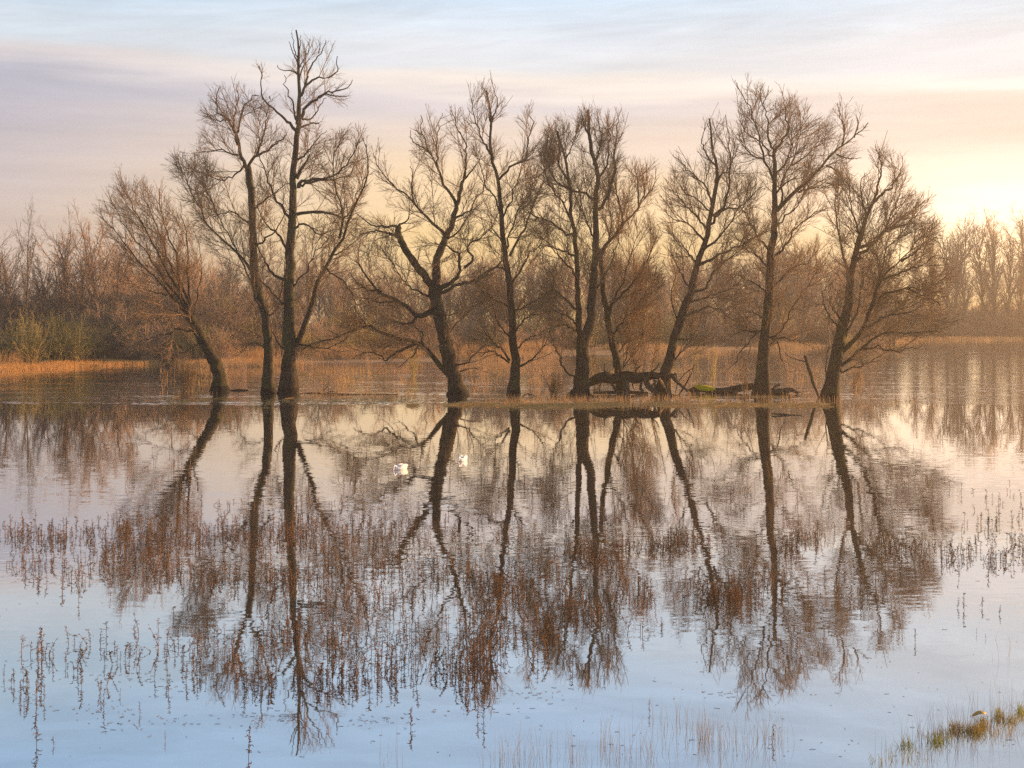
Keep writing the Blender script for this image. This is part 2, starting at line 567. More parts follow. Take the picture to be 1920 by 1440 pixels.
def height(x, y):
    d = y - shore(x)
    h = np.where(d > 0, 0.028 * np.minimum(d, 10) + 0.012 * np.clip(d - 10, 0, 90), 0.05 * np.maximum(d, -14))
    h = h + np.where(d > 3, 0.06 * np.sin(x * 0.7) * np.sin(y * 0.55 + x * 0.2), 0)
    dk = np.clip((11.0 - y) / 9.0, 0, 1)
    h = h + 3.6 * dk * dk * (3 - 2 * dk)                     # the dike the photographer stands on
    for (mx_, my_, sx, sy, hh) in ((5.25, 16.35, 0.95, 0.20, 0.69), (5.6, 17.0, 0.8, 0.25, 0.69)):
        h = h + hh * np.exp(-((x - mx_) / sx) ** 2 - ((y - my_) / sy) ** 2)
    return h


gx = np.unique(np.concatenate([np.linspace(-500, -60, 50), np.linspace(-60, 130, 190), np.linspace(130, 500, 45), np.linspace(2.5, 8, 34)]))
gyv = np.unique(np.concatenate([np.linspace(-40, 12, 27), np.linspace(12, 20, 54), np.linspace(20, 110, 40), np.linspace(110, 300, 190), np.linspace(300, 600, 60)]))
GX, GY = np.meshgrid(gx, gyv)
V = np.stack([GX, GY, height(GX, GY)], -1).reshape(-1, 3)
nx_ = len(gx)
ii, jj = np.meshgrid(np.arange(nx_ - 1), np.arange(len(gyv) - 1))
q0 = (jj * nx_ + ii).ravel()
Q = np.stack([q0, q0 + 1, q0 + 1 + nx_, q0 + nx_], 1)
tag(link('ground', mesh_quads('ground', V, Q, M_GROUND)), kind='structure')
V = np.array([[-500, -39, 0], [500, -39, 0], [500, 599, 0], [-500, 599, 0]])
tag(link('water', mesh_quads('water', V, np.array([[0, 1, 2, 3]]), M_WATER, False)), kind='structure')


# ------------------------------------------------------------------ the big willows
def parse(s):
    ws, pts = s.split(':')
    a, b = [float(v) for v in ws.split(',')]
    return a, b, np.array([[float(v) for v in p.split(',')] for p in pts.split()])


def big_tree(name, label, cat, Y0, trunks, limbs, env_px, g, bare_row=None, up=0.10, tw_ang=(25, 60), mat=M_BARK, tmat=M_TWIG,
             dens=(2.3, 3.6, 3.8), lens=(2.6, 1.15, 0.55), depth=0.55, base_flare=1.6, limb_up=None, group=None, floor_z=0.05):
    root_px, root_py = parse(trunks[0])[2][0]
    root = empty(name, at(root_px, root_py, Y0) * np.array([1, 1, 0]), label, cat, group)
    off = np.array(root.location)
    known_px, known_y = [], []          # every traced point so far with its distance

    def to_world(px, ys):
        return np.stack([(px[:, 0] - CX) / F * ys, ys, CAM_H - (px[:, 1] - HY) / F * ys], 1)

    tr_lines, tr_rad, parts = [], [], []
    NS = 34
    for ti, s in enumerate(trunks):
        w0, w1, px = parse(s)
        l = cat_rom(px, NS)
        if ti == 0:
            y0 = Y0
            ys = np.full(NS + 1, Y0)
        else:
            kp, ky = np.concatenate(known_px), np.concatenate(known_y)
            y0 = ky[np.argmin(((kp - l[0]) ** 2).sum(1))]
            ys = y0 + np.linspace(0, 1, NS + 1) * g.uniform(-1.2, 1.2)
        P = to_world(l, ys)
        f = np.linspace(0, 1, NS + 1)
        wpx = w0 + (w1 - w0) * f ** 0.85
        if ti == 0:
            wpx = wpx * (1 + (base_flare * 1.12 - 1) * np.exp(-f * 21))
            P[0, 2] = -0.35
        rad = wpx * 0.46 * Y0 / F
        P[1:-1, :] += g.normal(0, 0.03, (NS - 1, 3))
        Vt, Qt = tube(P[None], rad[None], 14, rough=0.095, seed=int(g.integers(1e6)))
        n0 = len(Vt)
        tip = P[-1] + (P[-1] - P[-2]) * 0.15
        Vt = np.vstack([Vt, tip])
        top = np.arange(n0 - 14, n0)
        Qt = np.vstack([Qt, np.stack([top, np.roll(top, -1), np.full(14, n0), np.full(14, n0)], 1)[:, [0, 1, 2, 2]]])
        parts.append((Vt, Qt))
        tr_lines.append(P)
        tr_rad.append(rad)
        known_px.append(l)
        known_y.append(ys)
    tv, tq = join(parts)
    # triangles at the tips are stored as degenerate quads: turn them into a clean mesh
    me = mesh_quads(name + '_trunk', tv - off, tq, mat)
    me.validate()
    link('trunk', me, root)
    ll, lr = [], []
    LS = 16
    for s in limbs:
        w0, w1, px = parse(s)
        l = cat_rom(px, LS)
        kp, ky = np.concatenate(known_px), np.concatenate(known_y)
        y0 = ky[np.argmin(((kp - l[0]) ** 2).sum(1))]
        f = np.linspace(0, 1, LS + 1)
        plen = np.linalg.norm(np.diff(l, axis=0), axis=1).sum() * Y0 / F
        kd = g.uniform(-depth, depth)
        ys = y0 + kd * plen * (f ** 1.2) + 0.05 * plen * np.sin(f * 5 + g.uniform(0, 6)) * f
        P = to_world(l, ys)
        kink = np.cumsum(g.normal(0, 1, (LS, 3)) * (g.random((LS, 1)) < 0.4), axis=0)
        kink -= np.linspace(0, 1, LS)[:, None] * kink[-1]
        P[1:] += (g.normal(0, 0.04, (LS, 3)) + 0.075 * kink) * np.minimum(1, plen / 4)
        rad = (w0 + (w1 - w0) * f ** 0.7) * 0.43 * Y0 / F
        ll.append(P)
        lr.append(rad)
        known_px.append(l)
        known_y.append(ys)
        Vt, Qt = tube(P[None], rad[None], 8, rough=0.06, seed=int(g.integers(1e6)))
        link('limb', mesh_quads(name + '_limb', Vt - off, Qt, mat), root)
    env = None
    if env_px is not None:
        e = np.array([[float(v) for v in p.split(',')] for p in env_px.split()])
        c = e.mean(0)
        e = c + (e - c) * 1.03
        env = np.stack([(e[:, 0] - CX) / F * Y0, CAM_H - (e[:, 1] - HY) / F * Y0], 1)
    lu = up if limb_up is None else limb_up
    parts = []
    LP, LR = np.array(ll), np.array(lr)
    C1, R1 = grow(LP, LR, dens[0], 0.10, (22, 52), lens[0] * 1.3, lu * 0.6, 0.055, 7, 0.026, 0.011, g, env, fall=0.35, floor_z=floor_z)
    TP, TR = np.array(tr_lines), np.array(tr_rad)
    C1b, R1b = grow(TP, TR, dens[0] * 0.75, 0.16, (35, 75), lens[0], lu * 0.6 + 0.03, 0.055, 7, 0.026, 0.011, g, env, floor_z=floor_z)
    # each limb runs out into a few leaders of its own
    C1c, R1c = grow(LP[:, -4:], LR[:, -4:], 3.4, 0.2, (10, 36), lens[0], lu * 0.6, 0.055, 7, 0.026, 0.011, g, env, fall=0.1, floor_z=floor_z)
    C1, R1 = np.concatenate([C1, C1b, C1c]), np.concatenate([R1, R1b, R1c])
    if bare_row is not None:                       # a dying top carries few twigs
        zb = CAM_H - (bare_row - HY) / F * Y0
        kp = (C1[:, 0, 2] < zb) | (g.random(len(C1)) < 0.30)
        C1, R1 = C1[kp], R1[kp]
    C2, R2 = grow(C1, R1, dens[1] * 1.55, 0.08, (18, 46), lens[1] * 1.35, up * 0.7, 0.06, 4, 0.0115, 0.0075, g, env, floor_z=floor_z)
    C3, R3 = grow(C2, R2, dens[2] * 1.85, 0.10, (15, 42), lens[2] * 1.45, up * 0.7, 0.07, 2, 0.0078, 0.0055, g, env, minlen=0.08, floor_z=floor_z)
    parts = [tube(C1, R1, 5), tube(C2, R2, 3), tube(C3, R3, 3)]
    cv, cq = join(parts)
    link('crown', mesh_quads(name + '_crown', cv - off, cq, tmat), root)
    return root


WG = 'tall willows standing in the flood'
big_tree('willow_tree', 'leaning pollard willow with a fan of shoots swept to the left', 'tree', gy(733),
         ['27,17:413,734 411,700 396,666 380,637 367,612 351,585'],
         ['7,1.2:351,587 317,548 277,508 237,461 211,429 187,405',
          '8,1.2:349,580 314,505 285,450 258,400 236,362',
          '7,1.2:352,582 330,520 300,440 275,385 262,345',
          '8,1.2:354,578 340,519 325,466 310,410 300,352',
          '6,1.0:356,575 352,520 350,470 345,420 338,378',
          '6,1.0:345,572 308,520 262,455 225,405 208,375',
          '5,1.0:352,591 322,560 290,548 258,535 232,530',
          '5,1.0:366,622 340,622 317,624 277,635 253,643',
          '4,1.0:372,628 352,600 320,585 292,583 270,590',
          '4,1.0:378,635 360,655 335,668 310,672',
          '5,1.0:360,600 368,550 372,500 366,440'],
         '183,400 190,372 215,348 255,330 300,342 340,372 372,430 385,520 398,600 395,650 345,690 300,700 245,655 225,600 235,530 200,450',
         np.random.default_rng(1), up=0.07, mat=M_BARK_MOSSY, lens=(2.4, 1.1, 0.5), dens=(2.0, 3.6, 3.6), group=WG, depth=0.4)
big_tree('willow_tree', 'slender forked tree close beside the tallest trunk, rounded open crown', 'tree', gy(737),
         ['21,13:504,737 503,690 503,637 498,595 485,548 477,505 475,453 473,400 473,383 469,343 466,317'],
         ['10,2:466,320 458,309 446,291 446,264 437,243 427,222 411,209 408,188 411,165',
          '9,2:469,325 474,306 485,291 500,280 516,270 528,262 538,252',
          '6,1.5:446,272 450,225 458,198 471,182 486,178',
          '5,1.2:437,243 443,205 446,180 442,156',
          '5,1.2:447,292 432,288 416,281 400,285 376,285',
          '6,1.4:482,293 495,251 498,225 503,200',
          '7,1.5:471,510 448,476 413,447 392,421 379,400 358,355 340,317',
          '6,1.4:496,590 472,545 450,490 425,440 400,400 385,350',
          '6,1.4:477,463 511,440 527,416 540,390',
          '6,1.4:474,394 506,372 530,354 543,342',
          '4,1.2:427,222 408,225 390,216 374,205',
          '5,1.2:458,309 436,330 410,335 385,325 365,318',
          '5,1.2:475,430 450,402 430,395 405,400 380,410',
          '4,1.0:503,660 480,642 462,648 445,668',
          '4,1.0:500,600 520,570 530,520 535,470'],
         '320,320 322,300 345,285 380,280 365,215 372,185 410,160 450,148 490,160 520,190 540,250 535,330 505,420 520,500 535,600 500,690 440,680 440,620 430,540 390,480 355,430 330,370',
         np.random.default_rng(2), up=0.06, group=WG, lens=(2.5, 1.1, 0.5))
big_tree('poplar_tree', 'tallest tree with a bare antler-like dead top', 'tree', gy(738),
         ['30,3:539,738 543,690 542,620 541,560 544,505 548,426 549,383 552,304 556,259 560,225 561,185 560,146 560,106 559,80 555,56'],
         ['9,1.5:564,222 574,201 596,185 617,172 638,171 654,161 661,150',
          '5,1.5:598,184 611,177 632,180 651,181',
          '7,1.5:564,180 577,156 596,146 617,143 630,132 634,103',
          '6,1.5:572,163 582,132 593,106 603,93 612,76',
          '5,1.5:566,224 580,222 593,209 611,183',
          '5,3:562,240 580,233 598,231',
          '8,1.5:555,245 540,225 524,211 506,198 495,180 490,161 491,146 488,131',
          '6,1.2:556,233 548,188 537,153 533,140',
          '4,1.2:560,140 545,132 527,131 520,122',
          '4,1.2:560,119 548,93 542,78',
          '10,4:556,335 570,310 581,290',
          '9,1.5:560,353 567,341 593,333 619,330 640,317 662,285 672,262',
          '7,1.4:560,346 590,338 617,338 650,330 672,300',
          '8,1.4:556,402 585,396 617,401 645,408 668,380 684,330',
          '14,2:556,648 564,619 580,571 598,519 617,479 635,447 656,403 672,370 690,330 688,270',
          '6,1.3:636,447 640,400 630,350 625,300 640,262',
          '8,1.4:538,526 511,498 492,474 485,463 478,430',
          '8,1.4:542,478 516,440 493,413 478,380',
          '8,1.4:545,412 511,370 495,317 485,280',
          '6,1.4:535,570 508,550 485,527 470,500',
          '6,1.2:558,300 580,280 600,255 612,246',
          '5,1.2:617,480 650,470 680,440',
          '6,1.2:548,430 575,425 600,440 630,430',
          '5,1.2:545,540 575,505 595,470 615,440',
          '4,1.1:562,150 572,120 570,92 566,74',
          '3.4,1:560,112 552,92 549,74 546,62',
          '3.4,1:559,98 564,82 563,66',
          '3.2,1:560,128 570,108 578,92 577,78',
          '3.2,1:597,100 600,88 598,76',
          '5,1.2:550,640 600,655 640,640 665,610',
          '5,1.2:541,660 520,640 505,600 500,570',
          '5,1.2:605,500 640,520 665,560 668,600'],
         '550,52 575,70 615,68 640,100 665,150 655,190 612,225 640,250 692,238 702,300 695,370 695,440 665,480 690,560 680,640 630,680 580,670 520,660 495,570 480,500 470,440 470,330 495,270 515,225 484,190 480,125 495,125 525,140 515,120 530,110 535,80',
         np.random.default_rng(3), bare_row=248, up=0.05, group=WG, lens=(2.2, 1.0, 0.45), dens=(2.4, 3.6, 3.4), base_flare=1.3)
big_tree('willow_tree', 'gnarled willow with two thick forks and long low boughs reaching left', 'tree', gy(741),
         ['32,25:858,741 848,700 838,657 827,610 819,568 814,544',
          '17,13:814,552 809,536 788,507 767,478 750,448 746,424',
          '20,6:812,555 818,520 819,489 835,446 848,420 851,404 859,375 867,340'],
         ['6,1.4:746,426 740,424 720,424 701,424 682,409 666,399',
          '5,1.4:747,424 764,414 767,393 775,383',
          '7,2:748,446 722,433 698,433 674,438',
          '5,2:748,440 730,441 708,448',
          '6,1.4:866,345 871,314 867,280 859,246 850,215',
          '8,1.4:856,385 835,346 822,311 809,288 793,251 788,214',
          '8,1.4:837,448 804,412 777,383 746,359 727,340 709,314 703,292',
          '5,1.2:868,340 891,309 904,285',
          '13,2:822,548 840,532 859,523 870,502 864,475 841,462 815,455',
          '7,1.4:870,502 888,486 877,465 904,444 925,425',
          '9,4:823,549 850,540 877,531 906,519 941,489',
          '13,2:838,700 830,694 798,655 780,642 745,634 716,626 690,613 666,620 640,631 600,640 568,655',
          '8,1.4:780,644 753,657 724,676 714,665 690,660 661,673',
          '14,3:812,582 796,590 782,591 769,576 745,562 714,547 690,520 668,488',
          '8,1.6:780,592 775,605 758,606 738,603',
          '6,1.3:796,655 790,625 770,612 740,605',
          '6,1.3:817,565 790,545 770,540 755,520 735,490 718,470',
          '5,1.3:822,318 818,270 822,235 830,212',
          '5,1.3:809,290 790,280 772,265 770,245',
          '5,1.3:777,384 770,350 770,310',
          '6,1.3:850,412 880,390 905,350 915,320',
          '5,1.3:838,448 858,430 880,400 900,385',
          '5,1.2:845,690 880,675 910,650 938,640',
          '5,1.2:832,640 860,605 885,580 910,560',
          '5,1.2:745,563 715,570 690,565 660,560',
          '5,1.2:690,613 670,590 655,565',
          '5,1.2:716,547 690,545 668,530 655,510',
          '5,1.2:790,640 770,670 745,690',
          '5,1.2:848,705 880,690 905,690'],
         '698,290 715,272 735,280 752,335 772,340 765,260 785,212 830,208 870,203 890,230 905,290 930,380 945,440 950,500 925,540 925,600 945,640 920,690 870,695 820,710 760,700 720,690 600,670 560,660 600,620 640,600 655,520 650,440 660,390 690,400 720,390 700,330',
         np.random.default_rng(4), up=0.03, group=WG, lens=(2.5, 1.1, 0.5), dens=(2.2, 3.6, 3.6))
big_tree('poplar_tree', 'straight slim trunk rising through the middle, with a narrow twin-tipped top', 'tree', gy(741.5),
         ['19,3:963,742 967,684 962,631 959,578 955,525 947,473 941,420 934,340 927,314 921,288 920,260 921,232 920,206 912,170'],
         ['5,1:921,240 915,200 908,175 903,154',
          '5,1:921,232 930,195 928,175 927,158',
          '6,1.2:935,337 951,319 970,309 986,304 988,272 998,225 992,195',
          '6,1.2:956,480 980,430 1007,370 1028,309 1036,250',
          '5,1.2:948,470 973,400 1000,355 1022,312',
          '6,1.2:921,290 904,253 888,214 884,185',
          '5,1.2:955,681 935,663 920,658 900,668',
          '6,1.2:956,676 925,636 910,618 899,600',
          '6,1.2:970,688 979,684 996,673 1015,652 1036,618',
          '6,1.2:958,535 980,494 1004,460 1030,440',
          '6,1.2:953,512 930,500 906,519 885,535',
          '5,1.2:940,415 960,370 968,330 978,300',
          '5,1.2:938,400 915,360 905,320 895,290',
          '5,1.2:960,590 985,570 1010,560 1035,545',
          '5,1.2:962,625 985,600 1010,590 1040,600',
          '5,1.2:958,575 930,560 905,545 890,520',
          '5,1.2:961,640 940,610 925,575 915,560',
          '5,1.2:945,460 925,430 915,400',
          '5,1.2:965,660 990,635 1020,625'],
         '872,160 885,150 905,148 945,160 955,215 972,188 998,206 1005,260 1038,225 1052,280 1035,400 1050,470 1052,560 1052,620 1025,680 985,700 930,695 885,670 880,580 905,480 905,400 885,320 868,230',
         np.random.default_rng(5), up=0.09, group=WG, lens=(2.2, 1.0, 0.5), tmat=M_TWIG, dens=(2.4, 3.8, 3.8))
big_tree('willow_tree', 'broad willow on a flared root hump beside the fallen trunk', 'tree', gy(744),
         ['34,24:1088,746 1091,715 1092,690 1093,664 1092,635',
          '13,4:1090,640 1087,619 1084,572 1083,519 1079,466 1076,440 1073,417 1066,338 1058,299 1045,245',
          '20,5:1094,640 1106,605 1110,559 1113,519 1116,466 1116,417 1118,365 1121,333 1116,307 1108,280 1105,246 1102,206'],
         ['9,1.4:1117,395 1129,380 1142,349 1150,317 1155,259 1160,215',
          '7,1.4:1117,376 1108,370 1087,357 1068,349 1047,333 1037,312 1031,285 1030,250',
          '7,1.4:1077,445 1073,438 1052,425 1026,415 994,402 976,386',
          '7,1.4:1086,624 1066,609 1039,611 1013,625',
          '6,1.4:1090,705 1073,704 1052,677 1037,646 1030,620',
          '7,1.4:1084,580 1060,558 1040,545 1015,560',
          '6,1.4:1082,520 1060,495 1040,470 1012,440',
          '6,1.4:1080,480 1050,470 1025,462 1000,470',
          '6,1.4:1074,420 1050,370 1030,340 1018,300',
          '6,1.4:1113,310 1125,280 1128,250 1122,222',
          '6,1.4:1105,255 1095,230 1088,205',
          '6,1.4:1117,345 1135,310 1140,270 1140,230',
          '6,1.4:1066,340 1050,310 1050,270 1060,235',
          '6,1.4:1112,550 1135,510 1150,470 1160,430',
          '5,1.4:1086,610 1060,590 1035,580 1012,590',
          '4,1.2:1060,300 1075,270 1080,245',
          '6,1.2:1116,450 1100,410 1090,380 1085,350'],
         '1012,235 1050,215 1080,232 1083,198 1110,192 1128,222 1145,208 1172,205 1180,290 1170,400 1150,480 1170,560 1150,640 1120,690 1040,720 1018,640 1003,540 985,470 975,400 972,378 1005,330 1008,270',
         np.random.default_rng(6), up=0.11, group=WG, mat=M_BARK_MOSSY, lens=(2.4, 1.1, 0.55), dens=(2.5, 4.0, 4.0), base_flare=2.1)
big_tree('willow_tree', 'mossy willow stem rising behind the fallen trunk, leaning left', 'tree', gy(738),
         ['18,8:1167,738 1161,701 1155,667 1145,625 1139,588 1131,546 1129,506 1124,466'],
         ['9,2.5:1128,490 1129,468 1145,446 1171,417 1195,394 1208,370 1210,345',
          '8,1.4:1142,590 1150,561 1171,543 1197,511 1219,472 1233,443',
          '5,1.2:1194,396 1195,380 1195,338 1190,310',
          '5,1.2:1170,420 1168,415 1158,370 1150,335',
          '5,1.2:1150,565 1168,520 1185,470 1195,440',
          '5,1.2:1146,630 1175,600 1205,570 1225,530',
          '5,1.2:1156,670 1180,640 1210,620 1235,590',
          '5,1.2:1125,480 1140,430 1140,390 1132,350',
          '4,1.1:1208,372 1225,350 1232,335',
          '3,1:1161,700 1190,660 1205,600 1212,540',
          '3,1:1165,702 1180,640 1190,570 1195,520'],
         '1110,340 1150,300 1185,285 1225,305 1242,350 1225,400 1240,450 1245,560 1235,640 1200,705 1130,700 1120,600 1110,480',
         np.random.default_rng(7), up=0.10, group=WG, mat=M_BARK_MOSSY, lens=(2.2, 1.1, 0.55), dens=(2.5, 4.0, 4.0))
big_tree('willow_tree', 'bare tree leaning steeply to the right out of the fallen trunk', 'tree', gy(741),
         ['21,3:1243,742 1245,725 1250,691 1261,646 1274,604 1287,567 1298,535 1308,495 1321,453 1327,431 1335,391 1340,362 1345,328 1340,299 1335,272 1332,240 1330,222'],
         ['7,1.3:1337,406 1358,386 1366,338 1364,272 1361,215',
          '7,1.3:1333,420 1369,396 1395,386 1430,349',
          '8,1.3:1309,498 1350,475 1395,454 1440,431',
          '7,1.3:1319,468 1348,444 1380,399 1392,360',
          '7,1.3:1300,546 1324,534 1343,505 1374,476 1400,460',
          '6,1.3:1328,430 1295,399 1274,375 1258,352',
          '6,1.3:1321,452 1292,420 1258,407 1245,391',
          '6,1.3:1338,388 1327,349 1306,328 1285,312 1271,291',
          '6,1.3:1310,497 1277,462 1250,430',
          '5,2:1266,636 1274,635 1290,636 1300,624',
          '6,1.3:1284,593 1324,577 1356,588 1382,609',
          '5,1.2:1296,545 1270,500 1255,470',
          '5,1.2:1274,608 1262,570 1262,540 1268,510',
          '5,1.2:1342,350 1360,320 1378,290 1385,270',
          '5,1.2:1342,310 1322,285 1315,262 1322,235',
          '5,1.2:1253,690 1275,660 1295,640 1310,610',
          '5,1.2:1335,398 1305,370 1285,360 1265,330',
          '5,1.2:1290,565 1320,560 1350,545 1380,540'],
         '1240,355 1268,283 1310,286 1318,222 1345,212 1362,205 1378,250 1390,300 1432,335 1448,430 1425,480 1405,540 1405,640 1340,640 1310,680 1260,715 1240,700 1250,600 1265,520 1235,440',
         np.random.default_rng(8), up=0.08, group=WG, lens=(2.3, 1.05, 0.5), dens=(2.3, 3.8, 3.8))
big_tree('poplar_tree', 'tall bare tree with one long bough arching out to the upper right', 'tree', gy(739.5),
         ['29,7:1428,741 1431,691 1434,636 1440,591 1444,531 1446,470 1452,427 1453,376 1453,321 1452,279'],
         ['7,1.4:1453,285 1464,261 1473,246 1471,216 1467,172',
          '6,1.6:1452,280 1443,261 1441,231 1431,194 1422,175',
          '3,1.4:1431,195 1436,186 1441,174',
          '6,1.3:1452,340 1434,300 1422,273 1409,222 1391,179 1382,157',
          '11,2:1456,395 1464,388 1482,370 1509,348 1545,312 1576,279 1600,258 1627,232',
          '5,1.3:1579,275 1585,240 1573,209 1570,193',
          '5,1.6:1549,310 1570,321 1582,342',
          '5,1.3:1568,290 1591,297 1615,297',
          '5,1.3:1497,360 1527,351 1563,345',
          '6,1.3:1464,388 1470,339 1485,309 1497,270 1503,212',
          '6,2.5:1454,366 1461,354 1491,332',
          '6,1.3:1447,470 1434,460 1412,418 1394,391 1364,379',
          '7,1.3:1448,490 1459,478 1485,442 1521,409 1551,394',
          '7,1.3:1436,621 1425,621 1406,621 1388,621 1370,633',
          '5,1.3:1434,626 1422,624 1394,651 1373,688',
          '6,1.3:1438,634 1452,633 1485,633 1521,648',
          '5,1.3:1436,648 1446,645 1458,636 1467,667 1473,697',
          '5,1.3:1440,632 1459,627 1485,582 1533,506',
          '6,1.3:1446,510 1420,480 1395,465 1375,440',
          '6,1.3:1442,560 1415,535 1395,525 1378,510',
          '6,1.3:1444,545 1475,510 1505,495 1535,470',
          '5,1.3:1452,425 1480,400 1500,375 1515,330',
          '5,1.3:1453,330 1475,300 1490,260 1520,215',
          '5,1.3:1452,300 1430,270 1400,250 1385,225',
          '5,1.3:1434,300 1410,290 1392,270 1380,250',
          '5,1.3:1485,310 1520,285 1540,250',
          '5,1.3:1438,600 1410,585 1390,580',
          '4,1.2:1602,258 1610,235 1605,215'],
         '1376,152 1425,160 1472,162 1512,176 1538,200 1548,230 1568,185 1622,202 1640,238 1618,300 1600,335 1565,370 1545,430 1548,540 1540,640 1525,690 1470,715 1400,715 1355,690 1375,600 1385,500 1360,420 1380,340 1370,230',
         np.random.default_rng(9), up=0.06, group=WG, lens=(2.3, 1.05, 0.5), dens=(2.4, 3.7, 3.7))
big_tree('willow_tree', 'wide low-forked willow at the end of the row, boughs sweeping right', 'tree', gy(747),
         ['31,4:1556,748 1563,706 1571,664 1577,621 1588,585 1594,531 1600,494 1612,446 1630,397 1645,361'],
         ['6,1.3:1644,365 1648,321 1642,276',
          '7,1.3:1638,378 1666,351 1681,333 1693,306',
          '10,1.3:1604,490 1636,454 1672,424 1703,403 1732,377',
          '8,1.3:1608,465 1648,440 1690,420 1722,396',
          '5,1.2:1660,434 1675,390 1690,345',
          '13,1.3:1578,660 1591,651 1618,621 1630,585 1654,516 1687,488 1726,444',
          '9,1.3:1626,592 1660,552 1703,540 1742,540 1774,521',
          '9,1.3:1572,690 1588,679 1618,651 1654,627 1703,624 1762,620',
          '7,1.3:1622,612 1666,594 1703,585 1735,572',
          '7,1.3:1586,595 1582,609 1564,582 1551,560',
          '7,1.3:1594,530 1585,500 1573,436 1567,382 1567,300',
          '4,2:1552,722 1548,712 1548,682 1553,652',
          '7,1.3:1652,520 1690,510 1730,495 1752,480',
          '6,1.3:1634,575 1650,520 1665,470 1690,440',
          '6,1.3:1612,446 1600,400 1595,370 1592,345',
          '6,1.3:1625,405 1612,370 1615,340 1622,325',
          '6,1.3:1580,640 1610,575 1625,520 1640,470',
          '6,1.3:1606,485 1620,440 1625,400',
          '5,1.3:1578,620 1560,600 1548,575 1542,545',
          '6,1.3:1690,490 1720,470 1735,440',
          '5,1.3:1700,541 1735,555 1765,570',
          '5,1.3:1618,655 1650,650 1690,655 1730,648',
          '5,1.2:1572,700 1600,690 1630,680 1660,660'],
         '1555,305 1575,290 1600,340 1620,325 1630,275 1650,266 1692,298 1702,340 1728,376 1740,420 1735,460 1772,500 1782,530 1760,560 1775,610 1755,640 1690,660 1640,690 1600,715 1556,700 1535,640 1535,540 1555,480 1550,380',
         np.random.default_rng(10), up=0.045, group=WG, mat=M_BARK_MOSSY, lens=(2.3, 1.1, 0.5), dens=(2.5, 4.0, 3.8), base_flare=1.25)


# ------------------------------------------------------------------ drowned bushes and thin saplings round the willows
def bush(name, label, cat, px, py, stems, h, spread, g, mat, group=None, up=0.06, thick=0.012, dens=(5.0, 6.0), lens=(0.6, 0.3), lean=(0, 0), Y=None, z0=None):
    Y = gy(py) if Y is None else Y
    p0 = np.array([(px - CX) / F * Y, Y, 0.0])
    if z0 is not None:
        p0[2] = z0
    a = g.uniform(0, 2 * math.pi, stems)
    sp_ = g.uniform(0.1, 1.0, stems) * spread
    hh = h * g.uniform(0.55, 1.0, stems)
    S_ = 6
    f = np.linspace(0, 1, S_ + 1)
    P = np.zeros((stems, S_ + 1, 3))
    b0 = g.normal(0, spread * 0.12, (stems, 2))
    P[:, :, 0] = b0[:, :1] + (np.cos(a) * sp_ + lean[0])[:, None] * f ** 1.3
    P[:, :, 1] = b0[:, 1:] + (np.sin(a) * sp_ + lean[1])[:, None] * f ** 1.3
    P[:, :, 2] = hh[:, None] * f - 0.15 * (1 - f)
    P[:, 1:] += g.normal(0, 0.02 * h, (stems, S_, 3))
    Rd = thick * (1 - 0.7 * f)[None, :] * g.uniform(0.7, 1.2, stems)[:, None]
    C1, R1 = grow(P, Rd, dens[0], 0.15, (20, 55), lens[0], up, 0.14, 4, thick * 0.5, thick * 0.3, g)
    C2, R2 = grow(C1, R1, dens[1], 0.1, (20, 60), lens[1], up, 0.14, 2, thick * 0.35, thick * 0.22, g)
    V, Q = join([tube(P, Rd, 4), tube(C1, R1, 3), tube(C2, R2, 3)])
    o = link(name, mesh_quads(name, V, Q, mat), None, p0)
    return tag(o, label, cat, group)


g = np.random.default_rng(21)
bush('drowned_bush', 'dense leafless bush in the water left of the leaning pollard', 'bush', 352, 733, 60, 2.8, 1.5, g, M_TWIG, lean=(-0.3, 0))
bush('drowned_bush', 'low twiggy bush at the left side of the root hump', 'bush', 1040, 741, 40, 1.7, 1.1, g, M_TWIG)
bush('drowned_bush', 'loose brush of shoots behind the two-forked willow', 'bush', 775, 705, 26, 3.0, 1.0, g, M_TWIG_YELLOW, thick=0.010)
bush('sapling', 'thin yellowish sapling standing behind the broken log', 'sapling', 1310, 716, 3, 3.6, 0.5, g, M_TWIG_YELLOW, thick=0.02)
bush('sapling', 'pale sapling growing up out of the broken log', 'sapling', 1334, 722, 5, 3.2, 1.0, g, M_TWIG_YELLOW, thick=0.024)
bush('sapling', 'thin straight shoots just left of the tree with the arching bough', 'sapling', 1398, 738, 7, 3.8, 0.7, g, M_TWIG, thick=0.018)
bush('sapling', 'spray of upright shoots springing from the fallen trunk', 'sapling', 1196, 704, 12, 5.2, 1.4, g, M_TWIG, thick=0.020, lens=(0.9, 0.4), z0=1.0, Y=gy(739))
bush('sapling', 'two slim stems leaning right beside the steeply leaning tree', 'sapling', 1222, 702, 4, 4.6, 0.7, g, M_TWIG, thick=0.026, lean=(1.0, 0), z0=1.0, Y=gy(739))
bush('sapling', 'slim dark stem rising in front of the broad willow', 'sapling', 1114, 738, 3, 4.6, 0.4, g, M_TWIG, thick=0.024)
bush('drowned_bush', 'low brush of twigs at the foot of the end willow', 'bush', 1600, 722, 24, 1.8, 1.2, g, M_TWIG, lean=(0.6, 0))


